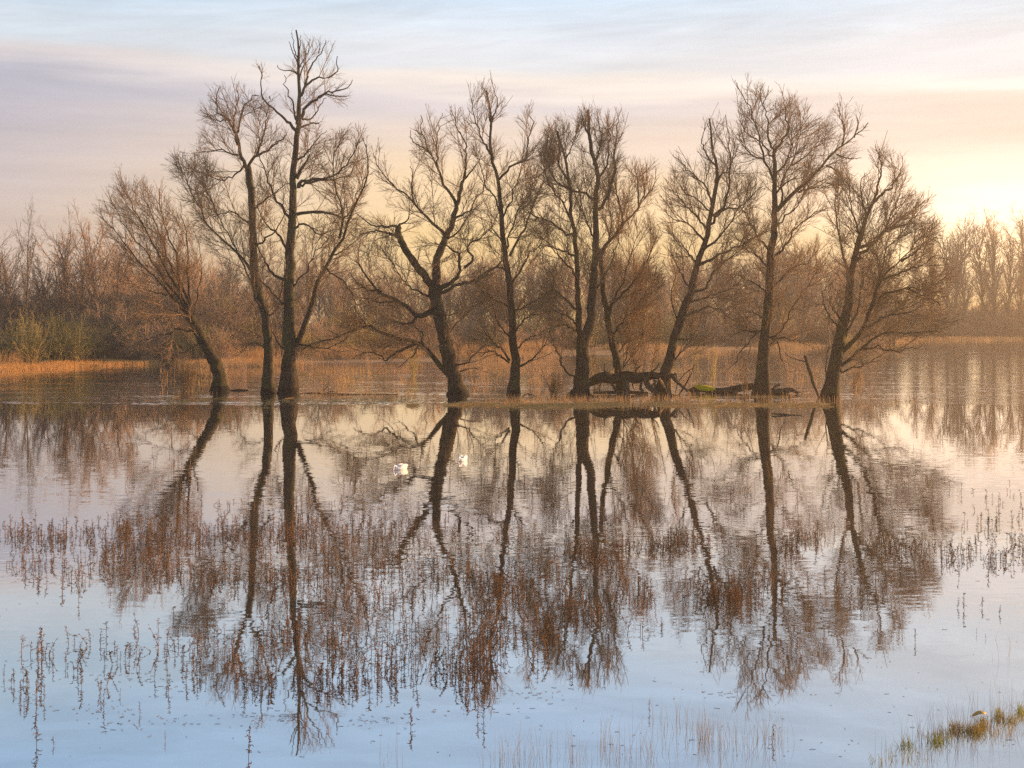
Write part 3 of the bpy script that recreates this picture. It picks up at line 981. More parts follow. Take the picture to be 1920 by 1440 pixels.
for px_, py_, h_ in ((455, 708, 2.6), (580, 702, 2.2), (640, 712, 2.4), (690, 700, 2.8), (905, 706, 2.4), (1000, 712, 2.6), (1030, 700, 3.0), (1190, 712, 2.4), (1215, 700, 3.0),
                     (1290, 705, 2.6), (1370, 710, 2.4), (1480, 712, 2.6), (1500, 700, 2.4), (1530, 716, 2.0), (1340, 696, 3.0), (420, 698, 2.4)):
    bush('russet_brush', 'thin russet brush standing in the water behind the willow row', 'bush', px_, py_, 16, h_, 1.3, g, M_TWIG_RED, 'russet brush behind the willow row', thick=0.011)

# ------------------------------------------------------------------ fallen trunks, stump and drift wood
def log_line(px, Y, w, k=12, rough=0.09, seed=0, n=20, dy=0.0):
    l = cat_rom(np.array(px, float), n)
    ys = Y + np.linspace(0, 1, n + 1) * dy
    P = np.stack([(l[:, 0] - CX) / F * ys, ys, CAM_H - (l[:, 1] - HY) / F * ys], 1)
    f = np.linspace(0, 1, len(w))
    rad = np.interp(np.linspace(0, 1, n + 1), f, w) * 0.5 * Y / F
    V, Q = tube(P[None], rad[None], k, rough=rough, seed=seed)
    caps = []
    for ring, p in ((np.arange(k), P[0] - (P[1] - P[0]) * 0.1), (np.arange(len(V) - k, len(V)), P[-1] + (P[-1] - P[-2]) * 0.1)):
        V = np.vstack([V, p])
        c = len(V) - 1
        nx = np.roll(ring, -1)
        mid = (V[ring] + V[nx]) / 2
        caps.append(np.stack([ring, nx, np.full(k, c), np.full(k, c)], 1))
    me_q = np.vstack([Q] + caps)
    return V, me_q


def log_part(name, lines, mat, parent, off):
    V, Q = join(lines)
    me = mesh_quads(name, V - off, Q, mat)
    me.validate()
    return link(name, me, parent)


YL = gy(741)
rt = empty('fallen_trunk', at(1180, 741, YL), 'big dark fallen trunk propped above the water on its broken limbs', 'fallen tree')
off = np.array(rt.location)
log_part('log', [log_line([(1092, 726), (1110, 716), (1130, 709), (1150, 711), (1172, 708), (1196, 710), (1218, 704), (1240, 706), (1262, 703)], YL, [8, 14, 21, 17, 20, 17, 13, 12, 6], k=14, rough=0.17, seed=3, n=30)], M_BARK_MOSSY, rt, off)
for pts, ww in (([(1145, 714), (1152, 728), (1164, 742)], [7, 5, 4]), ([(1210, 706), (1214, 722), (1226, 733), (1242, 744)], [13, 12, 9, 6]),
                ([(1172, 712), (1173, 728), (1174, 744)], [16, 15, 17]), ([(1203, 716), (1201, 728), (1206, 734)], [5, 5, 6]),
                ([(1216, 722), (1224, 722), (1231, 713)], [4, 4, 4])):
    log_part('branch', [log_line(pts, YL - 0.3, ww, 8, seed=7, n=8)], M_DEADWOOD, rt, off)
log_part('root_plate', [log_line([(1244, 712), (1238, 726), (1232, 745)], YL + 0.3, [10, 18, 24], 9, 0.14, 5, 8)], M_DEADWOOD, rt, off)
log_part('torn_limb', [log_line([(1236, 709), (1241, 718), (1246, 726)], YL - 0.8, [4, 5.5, 4], 7, seed=8, n=6)], M_RAWWOOD, rt, off)
log_part('branch', [log_line([(1246, 726), (1250, 735), (1262, 741), (1274, 743)], YL - 0.8, [4, 4, 4, 5], 7, seed=9, n=8)], M_DEADWOOD, rt, off)
log_part('branch', [log_line([(1259, 703), (1264, 709), (1274, 720), (1290, 733)], YL - 0.3, [9, 7, 5, 3.5], 8, seed=4, n=8),
                    log_line([(1260, 706), (1268, 700)], YL - 0.3, [6, 5], 7, seed=4, n=3)], M_DEADWOOD, rt, off)
for pts in ([(1268, 702), (1270, 716), (1266, 741)], [(1270, 718), (1285, 700), (1302, 688)], [(1272, 743), (1284, 725), (1296, 702), (1302, 682)], [(1272, 741), (1290, 712), (1294, 694)]):
    log_part('branch', [log_line(pts, YL - 0.2, [2.4, 2.0, 1.2], 5, 0.05, seed=2, n=8)], M_DEADWOOD, rt, off)
for pts in ([(1137, 702), (1133, 693), (1134, 682)], [(1160, 703), (1158, 694), (1164, 688)], [(1190, 700), (1196, 690), (1205, 684)], [(1222, 697), (1231, 690), (1236, 680)],
            [(1128, 716), (1124, 727), (1126, 742)], [(1188, 715), (1186, 722), (1190, 731)], [(1226, 712), (1228, 722), (1220, 740)]):
    log_part('stub', [log_line(pts, YL + g.uniform(-0.3, 0.3), [4.0, 2.6, 1.4], 7, 0.16, int(g.integers(99)), n=6)], M_DEADWOOD, rt, off)
log_part('branch', [log_line([(1116, 732), (1121, 728), (1127, 724)], YL - 1.0, [2.5, 3, 2.5], 6, seed=2, n=4)], M_RAWWOOD, rt, off)
tag(log_part('drift_log', [log_line([(1112, 736), (1145, 736), (1180, 735), (1215, 739)], YL + 0.6, [4, 7, 6, 8], 8, seed=12)], M_DEADWOOD, None, np.zeros(3)),
    'long dark log lying in the water under the propped fallen trunk', 'log')

rt = empty('broken_log', at(1380, 738, gy(737)), 'broken log with a bright yellow moss patch at its torn end', 'log')
off = np.array(rt.location)
log_part('log', [log_line([(1296, 734), (1318, 730), (1350, 732), (1385, 729), (1412, 723)], gy(737), [8, 12, 10, 13, 12], rough=0.15, seed=22, n=26)], M_DEADWOOD, rt, off)
log_part('moss', [log_line([(1301, 725), (1312, 727), (1324, 728.5), (1342, 730)], gy(737) - 0.16, [4, 11, 10, 3], 9, 0.14, 6, 8)], M_MOSS, rt, off)
log_part('splinter', [log_line([(1286, 734), (1296, 732), (1306, 728)], gy(737) - 0.2, [2, 7, 6], 7, 0.2, 3, 6)], M_DEADWOOD, rt, off)
log_part('splinter', [log_line([(1288, 739), (1300, 737), (1312, 735)], gy(737) - 0.2, [2, 4, 4], 7, 0.2, 3, 6)], M_DEADWOOD, rt, off)
rt = empty('stubby_log', at(1470, 738, gy(739)), 'short dark log with a snout-like end right of the straight trunk', 'log')
off = np.array(rt.location)
log_part('log', [log_line([(1436, 735), (1450, 734), (1470, 734), (1485, 731), (1492, 735), (1497, 737)], gy(739), [10, 10, 11, 13, 8, 4], seed=31)], M_DEADWOOD, rt, off)
log_part('branch', [log_line([(1490, 736), (1497, 735), (1503, 737)], gy(739) - 0.1, [3, 2.4, 1.6], 6, seed=2, n=5)], M_DEADWOOD, rt, off)
log_part('branch', [log_line([(1448, 730), (1455, 724), (1462, 722)], gy(739), [4, 4.5, 4], 7, seed=2, n=5)], M_DEADWOOD, rt, off)
rt = empty('dead_stump', on_water(1535, 746), 'thin dead stem leaning left out of the water', 'dead stem')
off = np.array(rt.location)
log_part('stem', [log_line([(1509, 667), (1513, 680), (1521, 703), (1524, 716), (1531, 733), (1536, 748)], gy(746), [5, 6.5, 7, 7, 5, 4], 9, 0.10, 41)], M_DEADWOOD, rt, off)
log_part('branch', [log_line([(1511, 678), (1497, 675), (1482, 670), (1472, 662)], gy(746), [2.5, 2, 1.5, 1], 5, 0.05, 3, 8)], M_DEADWOOD, rt, off)


def drift(label, pts, y_row, w, twig=None, mat=M_DEADWOOD, seed=1):
    Y = gy(y_row)
    rt = empty('driftwood', at(pts[0][0], y_row, Y), label, 'driftwood')
    of = np.array(rt.location)
    log_part('stick', [log_line(pts, Y, w, 7, 0.10, seed, 12)], mat, rt, of)
    if twig:
        for tw in twig:
            log_part('twig', [log_line(tw, Y, [2, 1], 5, 0.05, seed, 6)], mat, rt, of)


drift('flat dark stick floating right of the leaning pollard', [(431, 732), (448, 731.5), (465, 732)], 732.5, [2, 4.5, 3])
drift('crooked branch poking up from floating wood between the trunks', [(604, 739), (620, 738.5), (650, 740), (700, 740.5), (745, 739.5)], 740, [5, 4, 3, 3, 2],
      [[(605, 739), (606, 733), (611, 728), (616, 723)], [(612, 737), (622, 734), (632, 736)], [(628, 739), (634, 733)]])
drift('long thin branch floating just right of the tallest trunk', [(560, 738), (590, 737), (612, 738.5)], 738, [2, 3, 2])
drift('low arching twig in the water right of the slim trunk', [(978, 744), (986, 739), (994, 739), (1004, 743)], 743, [2, 2, 2, 1.5], [[(990, 739), (998, 744)]])
drift('straight purple-grey plank floating on calm water', [(1447, 776), (1460, 776.5), (1480, 778), (1503, 778.5)], 778.5, [3, 3.5, 2.5, 1.5], mat=M_DEADWOOD)
drift('pale stripped branch floating in front of the straight trunk', [(1362, 743.5), (1400, 744.5), (1440, 743.5), (1502, 744.5)], 744, [2.5, 3.5, 2.5, 1.5], mat=M_RAWWOOD)

# ------------------------------------------------------------------ trees and thickets beyond the flood
def stock_tree(kind, seed):
    """a bare tree about 10 m tall at the origin: (trunk mesh, crown mesh)"""
    g = np.random.default_rng(seed)
    S_ = 12
    f = np.linspace(0, 1, S_ + 1)
    if kind == 'poplar':
        H, nl, spread, ang, start = 10.0, 34, 1.2, (14, 30), 0.16
    elif kind == 'forked':
        H, nl, spread, ang, start = 10.0, 14, 1.6, (12, 30), 0.35
    else:
        H, nl, spread, ang, start = 10.0, 30, 2.6, (28, 58), 0.14
    tr = np.zeros((1, S_ + 1, 3))
    tr[0, :, 2] = H * 0.82 * f - 0.3 * (1 - f)
    tr[0, 1:, 0] += np.cumsum(g.normal(0, 0.10, S_))
    tr[0, 1:, 1] += np.cumsum(g.normal(0, 0.10, S_))
    rad = (0.17 * (1 - 0.85 * f) * (1 + 0.5 * np.exp(-f * 14)))[None]
    L0, R0 = grow(tr, rad, nl / (H * 0.85), start, ang, {'poplar': 3.0, 'forked': 4.0}.get(kind, 4.6), 0.10, 0.09, 7, 0.070, 0.022, g, fall=0.25)
    L1, R1 = grow(L0, R0, 3.0, 0.12, (22, 52), 1.5, 0.08, 0.11, 4, 0.026, 0.014, g)
    L2, R2 = grow(L1, R1, 4.6, 0.10, (22, 55), 0.75, 0.08, 0.11, 2, 0.015, 0.010, g)
    L3, R3 = grow(L2, R2, 4.0, 0.1, (20, 55), 0.42, 0.06, 0.11, 1, 0.0105, 0.0075, g)
    tv, tq = join([tube(tr, rad, 8, rough=0.08, seed=seed), tube(L0, R0, 5)])
    cv, cq = join([tube(L1, R1, 3), tube(L2, R2, 3), tube(L3, R3, 3)])
    return tv, tq, cv, cq


def stock_shrub(seed, dense=1.0, S_=6):
    """a thicket bush about 4 m tall and wide"""
    g = np.random.default_rng(seed)
    n = int(46 * dense)
    f = np.linspace(0, 1, S_ + 1)
    a = g.uniform(0, 6.28, n)
    spd = np.sqrt(g.random(n)) * 2.1
    hh = 4.0 * np.sqrt(np.clip(1 - (spd / 2.5) ** 2, 0.1, 1)) * g.uniform(0.6, 1.05, n)
    P = np.zeros((n, S_ + 1, 3))
    b0 = g.normal(0, 0.5, (n, 2))
    P[:, :, 0] = b0[:, :1] + (np.cos(a) * spd)[:, None] * f ** 1.2
    P[:, :, 1] = b0[:, 1:] + (np.sin(a) * spd)[:, None] * f ** 1.2
    P[:, :, 2] = hh[:, None] * f - 0.2 * (1 - f)
    P[:, 1:] += g.normal(0, 0.07, (n, S_, 3))
    Rd = 0.032 * (1 - 0.65 * f)[None, :] * g.uniform(0.7, 1.2, n)[:, None]
    C1, R1 = grow(P, Rd, 3.4, 0.08, (20, 60), 1.1, 0.05, 0.14, 4, 0.018, 0.011, g)
    C2, R2 = grow(C1, R1, 5.0, 0.1, (20, 60), 0.55, 0.04, 0.14, 2, 0.013, 0.009, g)
    C3, R3 = grow(C2, R2, 4.5, 0.1, (20, 60), 0.30, 0.04, 0.14, 1, 0.010, 0.008, g)
    return join([tube(P, Rd, 4), tube(C1, R1, 3), tube(C2, R2, 3), tube(C3, R3, 3)])


_tree_store, _shrub_store = {}, {}


def tree_meshes(kind, seed, tmat):
    key = (kind, seed, tmat.name)
    if key not in _tree_store:
        geo_ = _tree_store.get((kind, seed))
        if geo_ is None:
            geo_ = _tree_store[(kind, seed)] = stock_tree(kind, seed)
        _tree_store[key] = (mesh_quads('bare_trunk', geo_[0], geo_[1], M_BGBARK), mesh_quads('bare_crown', geo_[2], geo_[3], tmat))
    return _tree_store[key]


def place_tree(px, top, Y, kind, seed, tmat, label, group, name='bare_tree', g=rng, wide=1.0, base=None):
    """a far tree whose tip shows at photo row top"""
    x = (px - CX) / F * Y
    z0 = float(height(np.array([x]), np.array([Y]))[0]) if base is None else base
    h = CAM_H - (top - HY) / F * Y - z0
    s = h / 9.6
    tm, cm = tree_meshes(kind, seed, tmat)
    r = empty(name, (x, Y, z0), label, 'tree', group)
    r.rotation_euler = (0, 0, g.uniform(0, 6.28))
    r.scale = (s * wide, s * wide, s)
    link('trunk', tm, r)
    link('crown', cm, r)
    return r


def place_shrub(px, top, Y, seed, mat, label, group, g=rng, wide=1.0, name='thicket_bush', dense=1.0):
    x = (px - CX) / F * Y
    z0 = float(height(np.array([x]), np.array([Y]))[0])
    h = max(0.8, CAM_H - (top - HY) / F * Y - z0)
    s = h / 4.3
    key = (seed, mat.name, dense)
    if key not in _shrub_store:
        V_, Q_ = _shrub_store.setdefault((seed, dense), stock_shrub(seed, dense))
        _shrub_store[key] = mesh_quads('thicket', V_, Q_, mat)
    o = link(name, _shrub_store[key], None, (x, Y, z0 - 0.1))
    o.rotation_euler = (0, 0, g.uniform(0, 6.28))
    o.scale = (s * wide, s * wide, s)
    return tag(o, label, 'bush', group)


g = np.random.default_rng(33)
# --- left bank: single trees that can be told apart
LB = 'trees on the left bank'
place_tree(48, 424, 150, 'forked', 1, M_TWIG_DARK, 'thin bare tree with two upright forks standing above the left thicket', LB, wide=0.55)
place_tree(12, 475, 152, 'wood', 2, M_TWIG_DARK, 'scrubby tree cut by the left edge of the view', LB, wide=0.8)
place_tree(120, 434, 158, 'wood', 3, M_TWIG_RED, 'round-headed pale tree above the dark thicket', LB, wide=0.9)
place_tree(178, 428, 160, 'wood', 4, M_TWIG_RED, 'reddish tree just left of the leaning pollard crown', LB, wide=0.85)
place_tree(152, 478, 156, 'wood', 5, M_TWIG_DARK, 'smaller bare tree between the pale and the reddish tree', LB, wide=0.9)
place_tree(222, 445, 165, 'wood', 2, M_TWIG_RED, 'hazy tree half behind the leaning pollard crown', LB, wide=0.9)
place_tree(86, 492, 155, 'wood', 4, M_TWIG_DARK, 'low dark tree right of the forked bare tree', LB, wide=1.0)
place_tree(-30, 452, 158, 'wood', 3, M_TWIG_DARK, 'bare tree at the far left end of the bank', LB)
place_shrub(58, 560, 133, 1, M_TWIG_YELLOW, 'yellow-green upright willow shrub by the rail fence', None, wide=0.75, name='willow_shrub', dense=0.8)
place_shrub(112, 572, 136, 2, M_TWIG_GREEN, 'rounded dark green bush hanging over the bank', None, wide=1.2, name='green_bush', dense=1.6)
place_shrub(196, 612, 143, 3, M_TWIG_CRIMSON, 'patch of crimson shoots in front of the dark thicket', None, wide=1.0, name='crimson_bush')
place_shrub(-4, 598, 132, 4, M_TWIG_GREEN, 'olive-brown bush cut by the left edge beside the fence', None, wide=1.3, name='green_bush', dense=1.6)
place_shrub(150, 606, 141, 5, M_TWIG_GREEN, 'small olive bush behind the thick dark post', None, wide=1.5, name='green_bush', dense=1.6)
place_shrub(262, 592, 144, 1, M_TWIG_RED, 'rounded russet bush at the back of the golden bank', None, wide=1.3, name='russet_bush', dense=1.6)
place_shrub(322, 584, 147, 2, M_TWIG_RED, 'taller russet bush behind the leaning pollard', None, wide=1.1, name='russet_bush', dense=1.6)
TL = 'dark thicket bushes along the left bank'
for i, px in enumerate(np.linspace(-60, 400, 21)):
    for row, (Yb, top) in enumerate(((146, 606), (151, 574), (157, 545), (163, 520))):
        px2 = px + g.uniform(-12, 12) + row * 9
        place_shrub(px2, top + g.uniform(-20, 24), Yb + g.uniform(-2, 2), int(g.integers(1, 6)), (M_TWIG_DARK, M_TWIG_DARK, M_TWIG_DARK, M_TWIG_RED, M_TWIG_GREEN)[int(g.integers(0, 5))],
                    'dark tangled bush in the thicket on the left bank', TL, g, wide=g.uniform(1.0, 1.4), dense=1.6)
for i, px in enumerate(np.linspace(-60, 420, 15)):
    place_shrub(px + g.uniform(-9, 9), 650 + g.uniform(-12, 10), 143 + g.uniform(-1.5, 1.5), int(g.integers(1, 6)), (M_TWIG_RED, M_TWIG_DARK)[i % 2],
                'low brown brush at the foot of the left thicket', 'low brush below the left thicket', g, wide=g.uniform(1.0, 1.6))
# --- the middle wood, hazy behind the willows
MW = 'bare wood trees behind the willows'
tops = [(240, 470), (330, 455), (400, 462), (470, 480), (560, 470), (640, 475), (720, 478), (800, 470), (880, 468), (960, 462), (1040, 455),
        (1120, 452), (1200, 455), (1250, 470), (1300, 462), (1380, 448), (1460, 440), (1540, 432), (1600, 448), (1680, 475), (1740, 520)]
tx, tyv = np.array(tops).T
for row, (Yb, drop, nn) in enumerate(((188, 40, 30), (210, 12, 34), (236, 0, 34))):
    for px in np.linspace(230, 1660, nn):
        p = px + g.uniform(-22, 22)
        Yt = Yb + g.uniform(-8, 8) + max(0, (p - 900) * 0.045)
        place_tree(p, np.interp(p, tx, tyv) + drop + 28 + abs(g.normal(0, 30)) - 14, Yt, 'wood', int(g.integers(2, 6)), (M_TWIG_RED, M_TWIG_RED, M_TWIG_DARK)[int(g.integers(0, 3))],
                   'hazy reddish bare tree in the wood behind the willows', MW, g=g, wide=g.uniform(0.85, 1.35))
for row, (dY, top) in enumerate(((16, 628), (24, 596), (34, 570))):
    for px in np.linspace(330, 1640, 30):
        p = px + g.uniform(-18, 18)
        xx = (p - CX) / F * 180
        Yt = float(shore(np.array([xx]))[0]) + dY + g.uniform(-3, 3)
        Yt = max(Yt, 158)
        place_shrub(p, top + g.uniform(-14, 16), Yt, int(g.integers(1, 6)), (M_TWIG_RED, M_TWIG_DARK, M_TWIG_RED, M_TWIG_YELLOW)[int(g.integers(0, 4))],
                    'red-brown bush at the foot of the hazy wood', 'bushes at the foot of the hazy wood', g, wide=g.uniform(1.1, 1.7))
# --- the far right: poplars over a hazy hedge
pop = [(1748, 448), (1775, 440), (1812, 418), (1842, 428), (1866, 418), (1893, 440), (1916, 412), (1945, 425), (1722, 468), (1795, 446), (1980, 430)]
says = ['low hazy poplar nearest the end willow', 'thin poplar in the golden haze', 'tall poplar with a split top in the golden haze',
        'poplar between two taller ones in the golden haze', 'dense full poplar in the golden haze', 'short poplar just inside the right edge',
        'tall poplar cut by the right edge of the view', 'poplar beyond the right edge', 'small faint poplar touching the end willow crown', 'slim short poplar left of the split-topped one', 'poplar past the edge of the view']
for i, ((px, tp), sy) in enumerate(zip(pop, says)):
    place_tree(px, tp, 288 + g.uniform(-4, 8), 'poplar', 1 + i % 4, M_TWIG_RED, sy, 'poplars in the golden haze', name='poplar_tree', g=g, wide=1.0)
for row, (Yb, top) in enumerate(((284, 596), (288, 575), (294, 556))):
    for px in np.linspace(1650, 2010, 17):
        place_shrub(px + g.uniform(-9, 9), top + g.uniform(-10, 12), Yb + g.uniform(-2, 2), int(g.integers(1, 6)), M_TWIG_RED,
                    'hazy golden bush in the hedge under the poplars', 'hedge bushes under the far poplars', g, wide=g.uniform(1.1, 1.6), dense=1.6)
for px in np.linspace(-100, 2050, 54):
    place_tree(px + g.uniform(-16, 16), 500 + g.uniform(-22, 22) if px < 1650 else 578 + g.uniform(-12, 8), 330 + g.uniform(-10, 14), 'wood', int(g.integers(2, 6)), M_TWIG_RED,
               'faint tree in the farthest line of woodland', 'farthest line of woodland', g=g, wide=1.1)


# ------------------------------------------------------------------ grasses and reeds
def blades(n, pos, hmin, hmax, r, lean, g, S_=2):
    """n thin stems at pos (n,3)"""
    f = np.linspace(0, 1, S_ + 1)
    h = g.uniform(hmin, hmax, n)
    a = g.uniform(0, 6.28, n)
    ln = np.abs(g.normal(0, lean, n)) * h
    P = np.zeros((n, S_ + 1, 3))
    P[:, :, 0] = pos[:, :1] + (np.cos(a) * ln)[:, None] * f ** 1.6
    P[:, :, 1] = pos[:, 1:2] + (np.sin(a) * ln)[:, None] * f ** 1.6
    P[:, :, 2] = pos[:, 2:] + h[:, None] * f - 0.03 * (1 - f)
    Rd = (r * g.uniform(0.7, 1.3, n))[:, None] * (1 - 0.75 * f)[None, :]
    return tube(P, Rd, 3)


def scatter_on_bank(n, x0, x1, d0, d1, g, clump=0.0):
    x = g.uniform(x0, x1, n)
    d = g.uniform(d0, d1, n)
    y = shore(x) + d
    return np.stack([x, y, height(x, y)], 1)


g = np.random.default_rng(44)
pos = scatter_on_bank(26000, -62, -26, -1.0, 9.0, g)
V, Q = blades(len(pos), pos, 0.12, 0.45, 0.022, 0.5, g)
tag(link('bank_grass', mesh_quads('bank_grass', V, Q, M_STRAW)), 'golden dead grass along the left bank', 'grass', kind='stuff')
pos = scatter_on_bank(15000, -62, 6, 7.0, 15.0, g)
pos = pos[(np.sin(pos[:, 0] * 0.9) + np.sin(pos[:, 0] * 0.37 + 1) + g.normal(0, 0.7, len(pos))) > -0.3]
V, Q = blades(len(pos), pos, 0.5, 1.5, 0.020, 0.22, g)
tag(link('bank_reeds', mesh_quads('bank_reeds', V, Q, M_REED)), 'tall dead reeds at the back of the left bank', 'reeds', kind='stuff')
pos = scatter_on_bank(42000, -32, 62, -5.0, 20.0, g)
keep = (np.sin(pos[:, 0] * 0.31 + 2) + np.sin(pos[:, 1] * 0.25) + np.sin(pos[:, 0] * 0.11 + pos[:, 1] * 0.13) + g.normal(0, 0.6, len(pos))) > 0.8
pos = pos[keep]
pos[:, 2] = np.maximum(pos[:, 2], -0.05)
V, Q = blades(len(pos), pos, 0.25, 0.95, 0.024, 0.28, g)
tag(link('meadow_reeds', mesh_quads('meadow_reeds', V, Q, M_REED)), 'golden reeds in the drowned meadow behind the willows', 'reeds', kind='stuff')
pos = scatter_on_bank(9000, 60, 170, -6.0, 3.0, g)
pos[:, 2] = np.maximum(pos[:, 2], -0.05)
V, Q = blades(len(pos), pos, 0.3, 0.9, 0.03, 0.3, g)
tag(link('shore_reeds', mesh_quads('shore_reeds', V, Q, M_REED)), 'hazy reeds along the far right shore', 'reeds', kind='stuff')


def rows_to_water(px, py):
    Y_ = F * CAM_H / (py - HY)
    return np.stack([(px - CX) / F * Y_, Y_, np.zeros_like(Y_)], 1)


# sparse dead stems in the water under and behind the willows
px = g.uniform(300, 1620, 5200)
py = 742 - 50 * g.random(5200) ** 0.6
k_ = (np.sin(px * 0.02 + 1) + np.sin(px * 0.051) + np.sin(py * 0.3) + g.normal(0, 0.8, 5200)) > 1.2
pos = rows_to_water(px[k_], py[k_])
V, Q = blades(len(pos), pos, 0.08, 0.42, 0.013, 0.25, g)
tag(link('flooded_grass', mesh_quads('flooded_grass', V, Q, M_STRAW)), 'dead grass stems sticking out of the water among the willows', 'grass', kind='stuff')
# the straw line and dead stems in front of the row
px = np.concatenate([g.uniform(560, 780, 700), g.uniform(900, 1330, 1900), g.uniform(1330, 1580, 350), g.uniform(1600, 1720, 100)])
py = np.concatenate([g.normal(744, 4, 700), g.normal(752, 5, 1900), g.normal(750, 5, 350), g.normal(752, 8, 100)])
pos = rows_to_water(px, py)
V, Q = blades(len(pos), pos, 0.08, 0.42, 0.008, 0.25, g)
tag(link('dead_stems', mesh_quads('dead_stems', V, Q, M_REED)), 'thin dead stems in the water in front of the willow row', 'grass', kind='stuff')
px = np.concatenate([g.uniform(760, 1260, 2600), g.uniform(1260, 1560, 500), g.uniform(300, 760, 260)])
py = np.concatenate([760 + g.normal(0, 1.4, 2600) * (0.5 + 1.5 * g.random(2600)) + 1.5 * np.sin(px[:2600] * 0.02), g.normal(760, 2.0, 500), g.normal(754, 4, 260)])
pos = rows_to_water(px, py)
pos = pos[(np.sin(pos[:, 0] * 0.55 + 0.6) + np.sin(pos[:, 0] * 1.7) * 0.6 + g.normal(0, 0.5, len(pos))) > -0.45]      # the drift line has gaps
n = len(pos)
a = g.normal(0, 0.35, n)
ln = g.uniform(0.15, 0.7, n)
P = np.zeros((n, 2, 3))
P[:, 0] = pos + np.array([0, 0, 0.008])
P[:, 1] = P[:, 0] + np.stack([np.cos(a) * ln, np.sin(a) * ln, g.uniform(-0.004, 0.10, n)], 1)
V, Q = tube(P, np.full((n, 2), 0.010), 3)
tag(link('floating_straw', mesh_quads('floating_straw', V, Q, M_STRAW)), 'line of floating straw in front of the willow row', 'straw', kind='stuff')


# ------------------------------------------------------------------ brown stalks in the water
def octa(c, r, hgt):
    """little seed clusters: c (n,3), r (n), hgt (n) -> verts, tris-as-quads"""
    n = len(c)
    d = np.array([[1, 0, 0], [0, 1, 0], [-1, 0, 0], [0, -1, 0], [0, 0, 1], [0, 0, -1]], float)
    V = c[:, None, :] + d[None] * np.stack([r, r, hgt], 1)[:, None, :]
    f = np.array([[0, 1, 4], [1, 2, 4], [2, 3, 4], [3, 0, 4], [1, 0, 5], [2, 1, 5], [3, 2, 5], [0, 3, 5]])
    T = (np.arange(n) * 6)[:, None, None] + f[None]
    return V.reshape(-1, 3), T.reshape(-1, 3)


def stalk(seed, rich=1.0):
    """a dead leafy stalk, 0.5 m tall: verts, triangles"""
    g = np.random.default_rng(seed)
    S_ = 7
    f = np.linspace(0, 1, S_ + 1)
    H = 0.5
    lx, ly = g.normal(0, 0.07 if seed % 3 == 0 else 0.02, 2)
    P = np.zeros((1, S_ + 1, 3))
    P[0, :, 0] = lx * f ** 1.5 + np.cumsum(g.normal(0, 0.0025, S_ + 1))
    P[0, :, 1] = ly * f ** 1.5 + np.cumsum(g.normal(0, 0.0025, S_ + 1))
    P[0, :, 2] = H * f - 0.06 * (1 - f)
    if seed % 4 == 1:                               # a snapped stalk, its tip hanging over
        P[0, 5:, 0] += np.array([0.012, 0.035, 0.052]) * g.choice([-1, 1])
        P[0, 5:, 2] -= np.array([0.02, 0.075, 0.15])
    Rd = (0.0048 * (1 - 0.55 * f))[None]
    V, Q = tube(P, Rd, 4)
    T = np.vstack([Q[:, :3], Q[:, [0, 2, 3]]])
    nb = int(22 * rich)
    tt = g.uniform(0.22, 1.0, nb)
    c = np.stack([np.interp(tt, f, P[0, :, j]) for j in range(3)], 1)
    a = g.uniform(0, 6.28, nb)
    ro = g.uniform(0.006, 0.024, nb)
    c[:, 0] += np.cos(a) * ro
    c[:, 1] += np.sin(a) * ro
    V2, T2 = octa(c, g.uniform(0.004, 0.0105, nb), g.uniform(0.008, 0.020, nb))
    # short side shoots and curled leaves
    ns = int(9 * rich)
    tt = g.uniform(0.15, 0.95, ns)
    c = np.stack([np.interp(tt, f, P[0, :, j]) for j in range(3)], 1)
    a = g.uniform(0, 6.28, ns)
    L = g.uniform(0.025, 0.085, ns) * (1.2 - 0.5 * tt)
    B = np.zeros((ns, 4, 3))
    B[:, 0] = c
    B[:, 1] = c + np.stack([np.cos(a) * L * .45, np.sin(a) * L * .45, L * .45], 1)
    B[:, 2] = c + np.stack([np.cos(a) * L * .85, np.sin(a) * L * .85, L * .45], 1)
    B[:, 3] = c + np.stack([np.cos(a) * L, np.sin(a) * L, L * g.uniform(-.2, .6, ns)], 1)
    V3, Q3 = tube(B, np.array([[0.003, 0.0068, 0.0058, 0.001]]) * np.ones((ns, 1)), 3)
    T3 = np.vstack([Q3[:, :3], Q3[:, [0, 2, 3]]])
    return np.vstack([V, V2, V3]), np.vstack([T, T2 + len(V), T3 + len(V) + len(V2)])


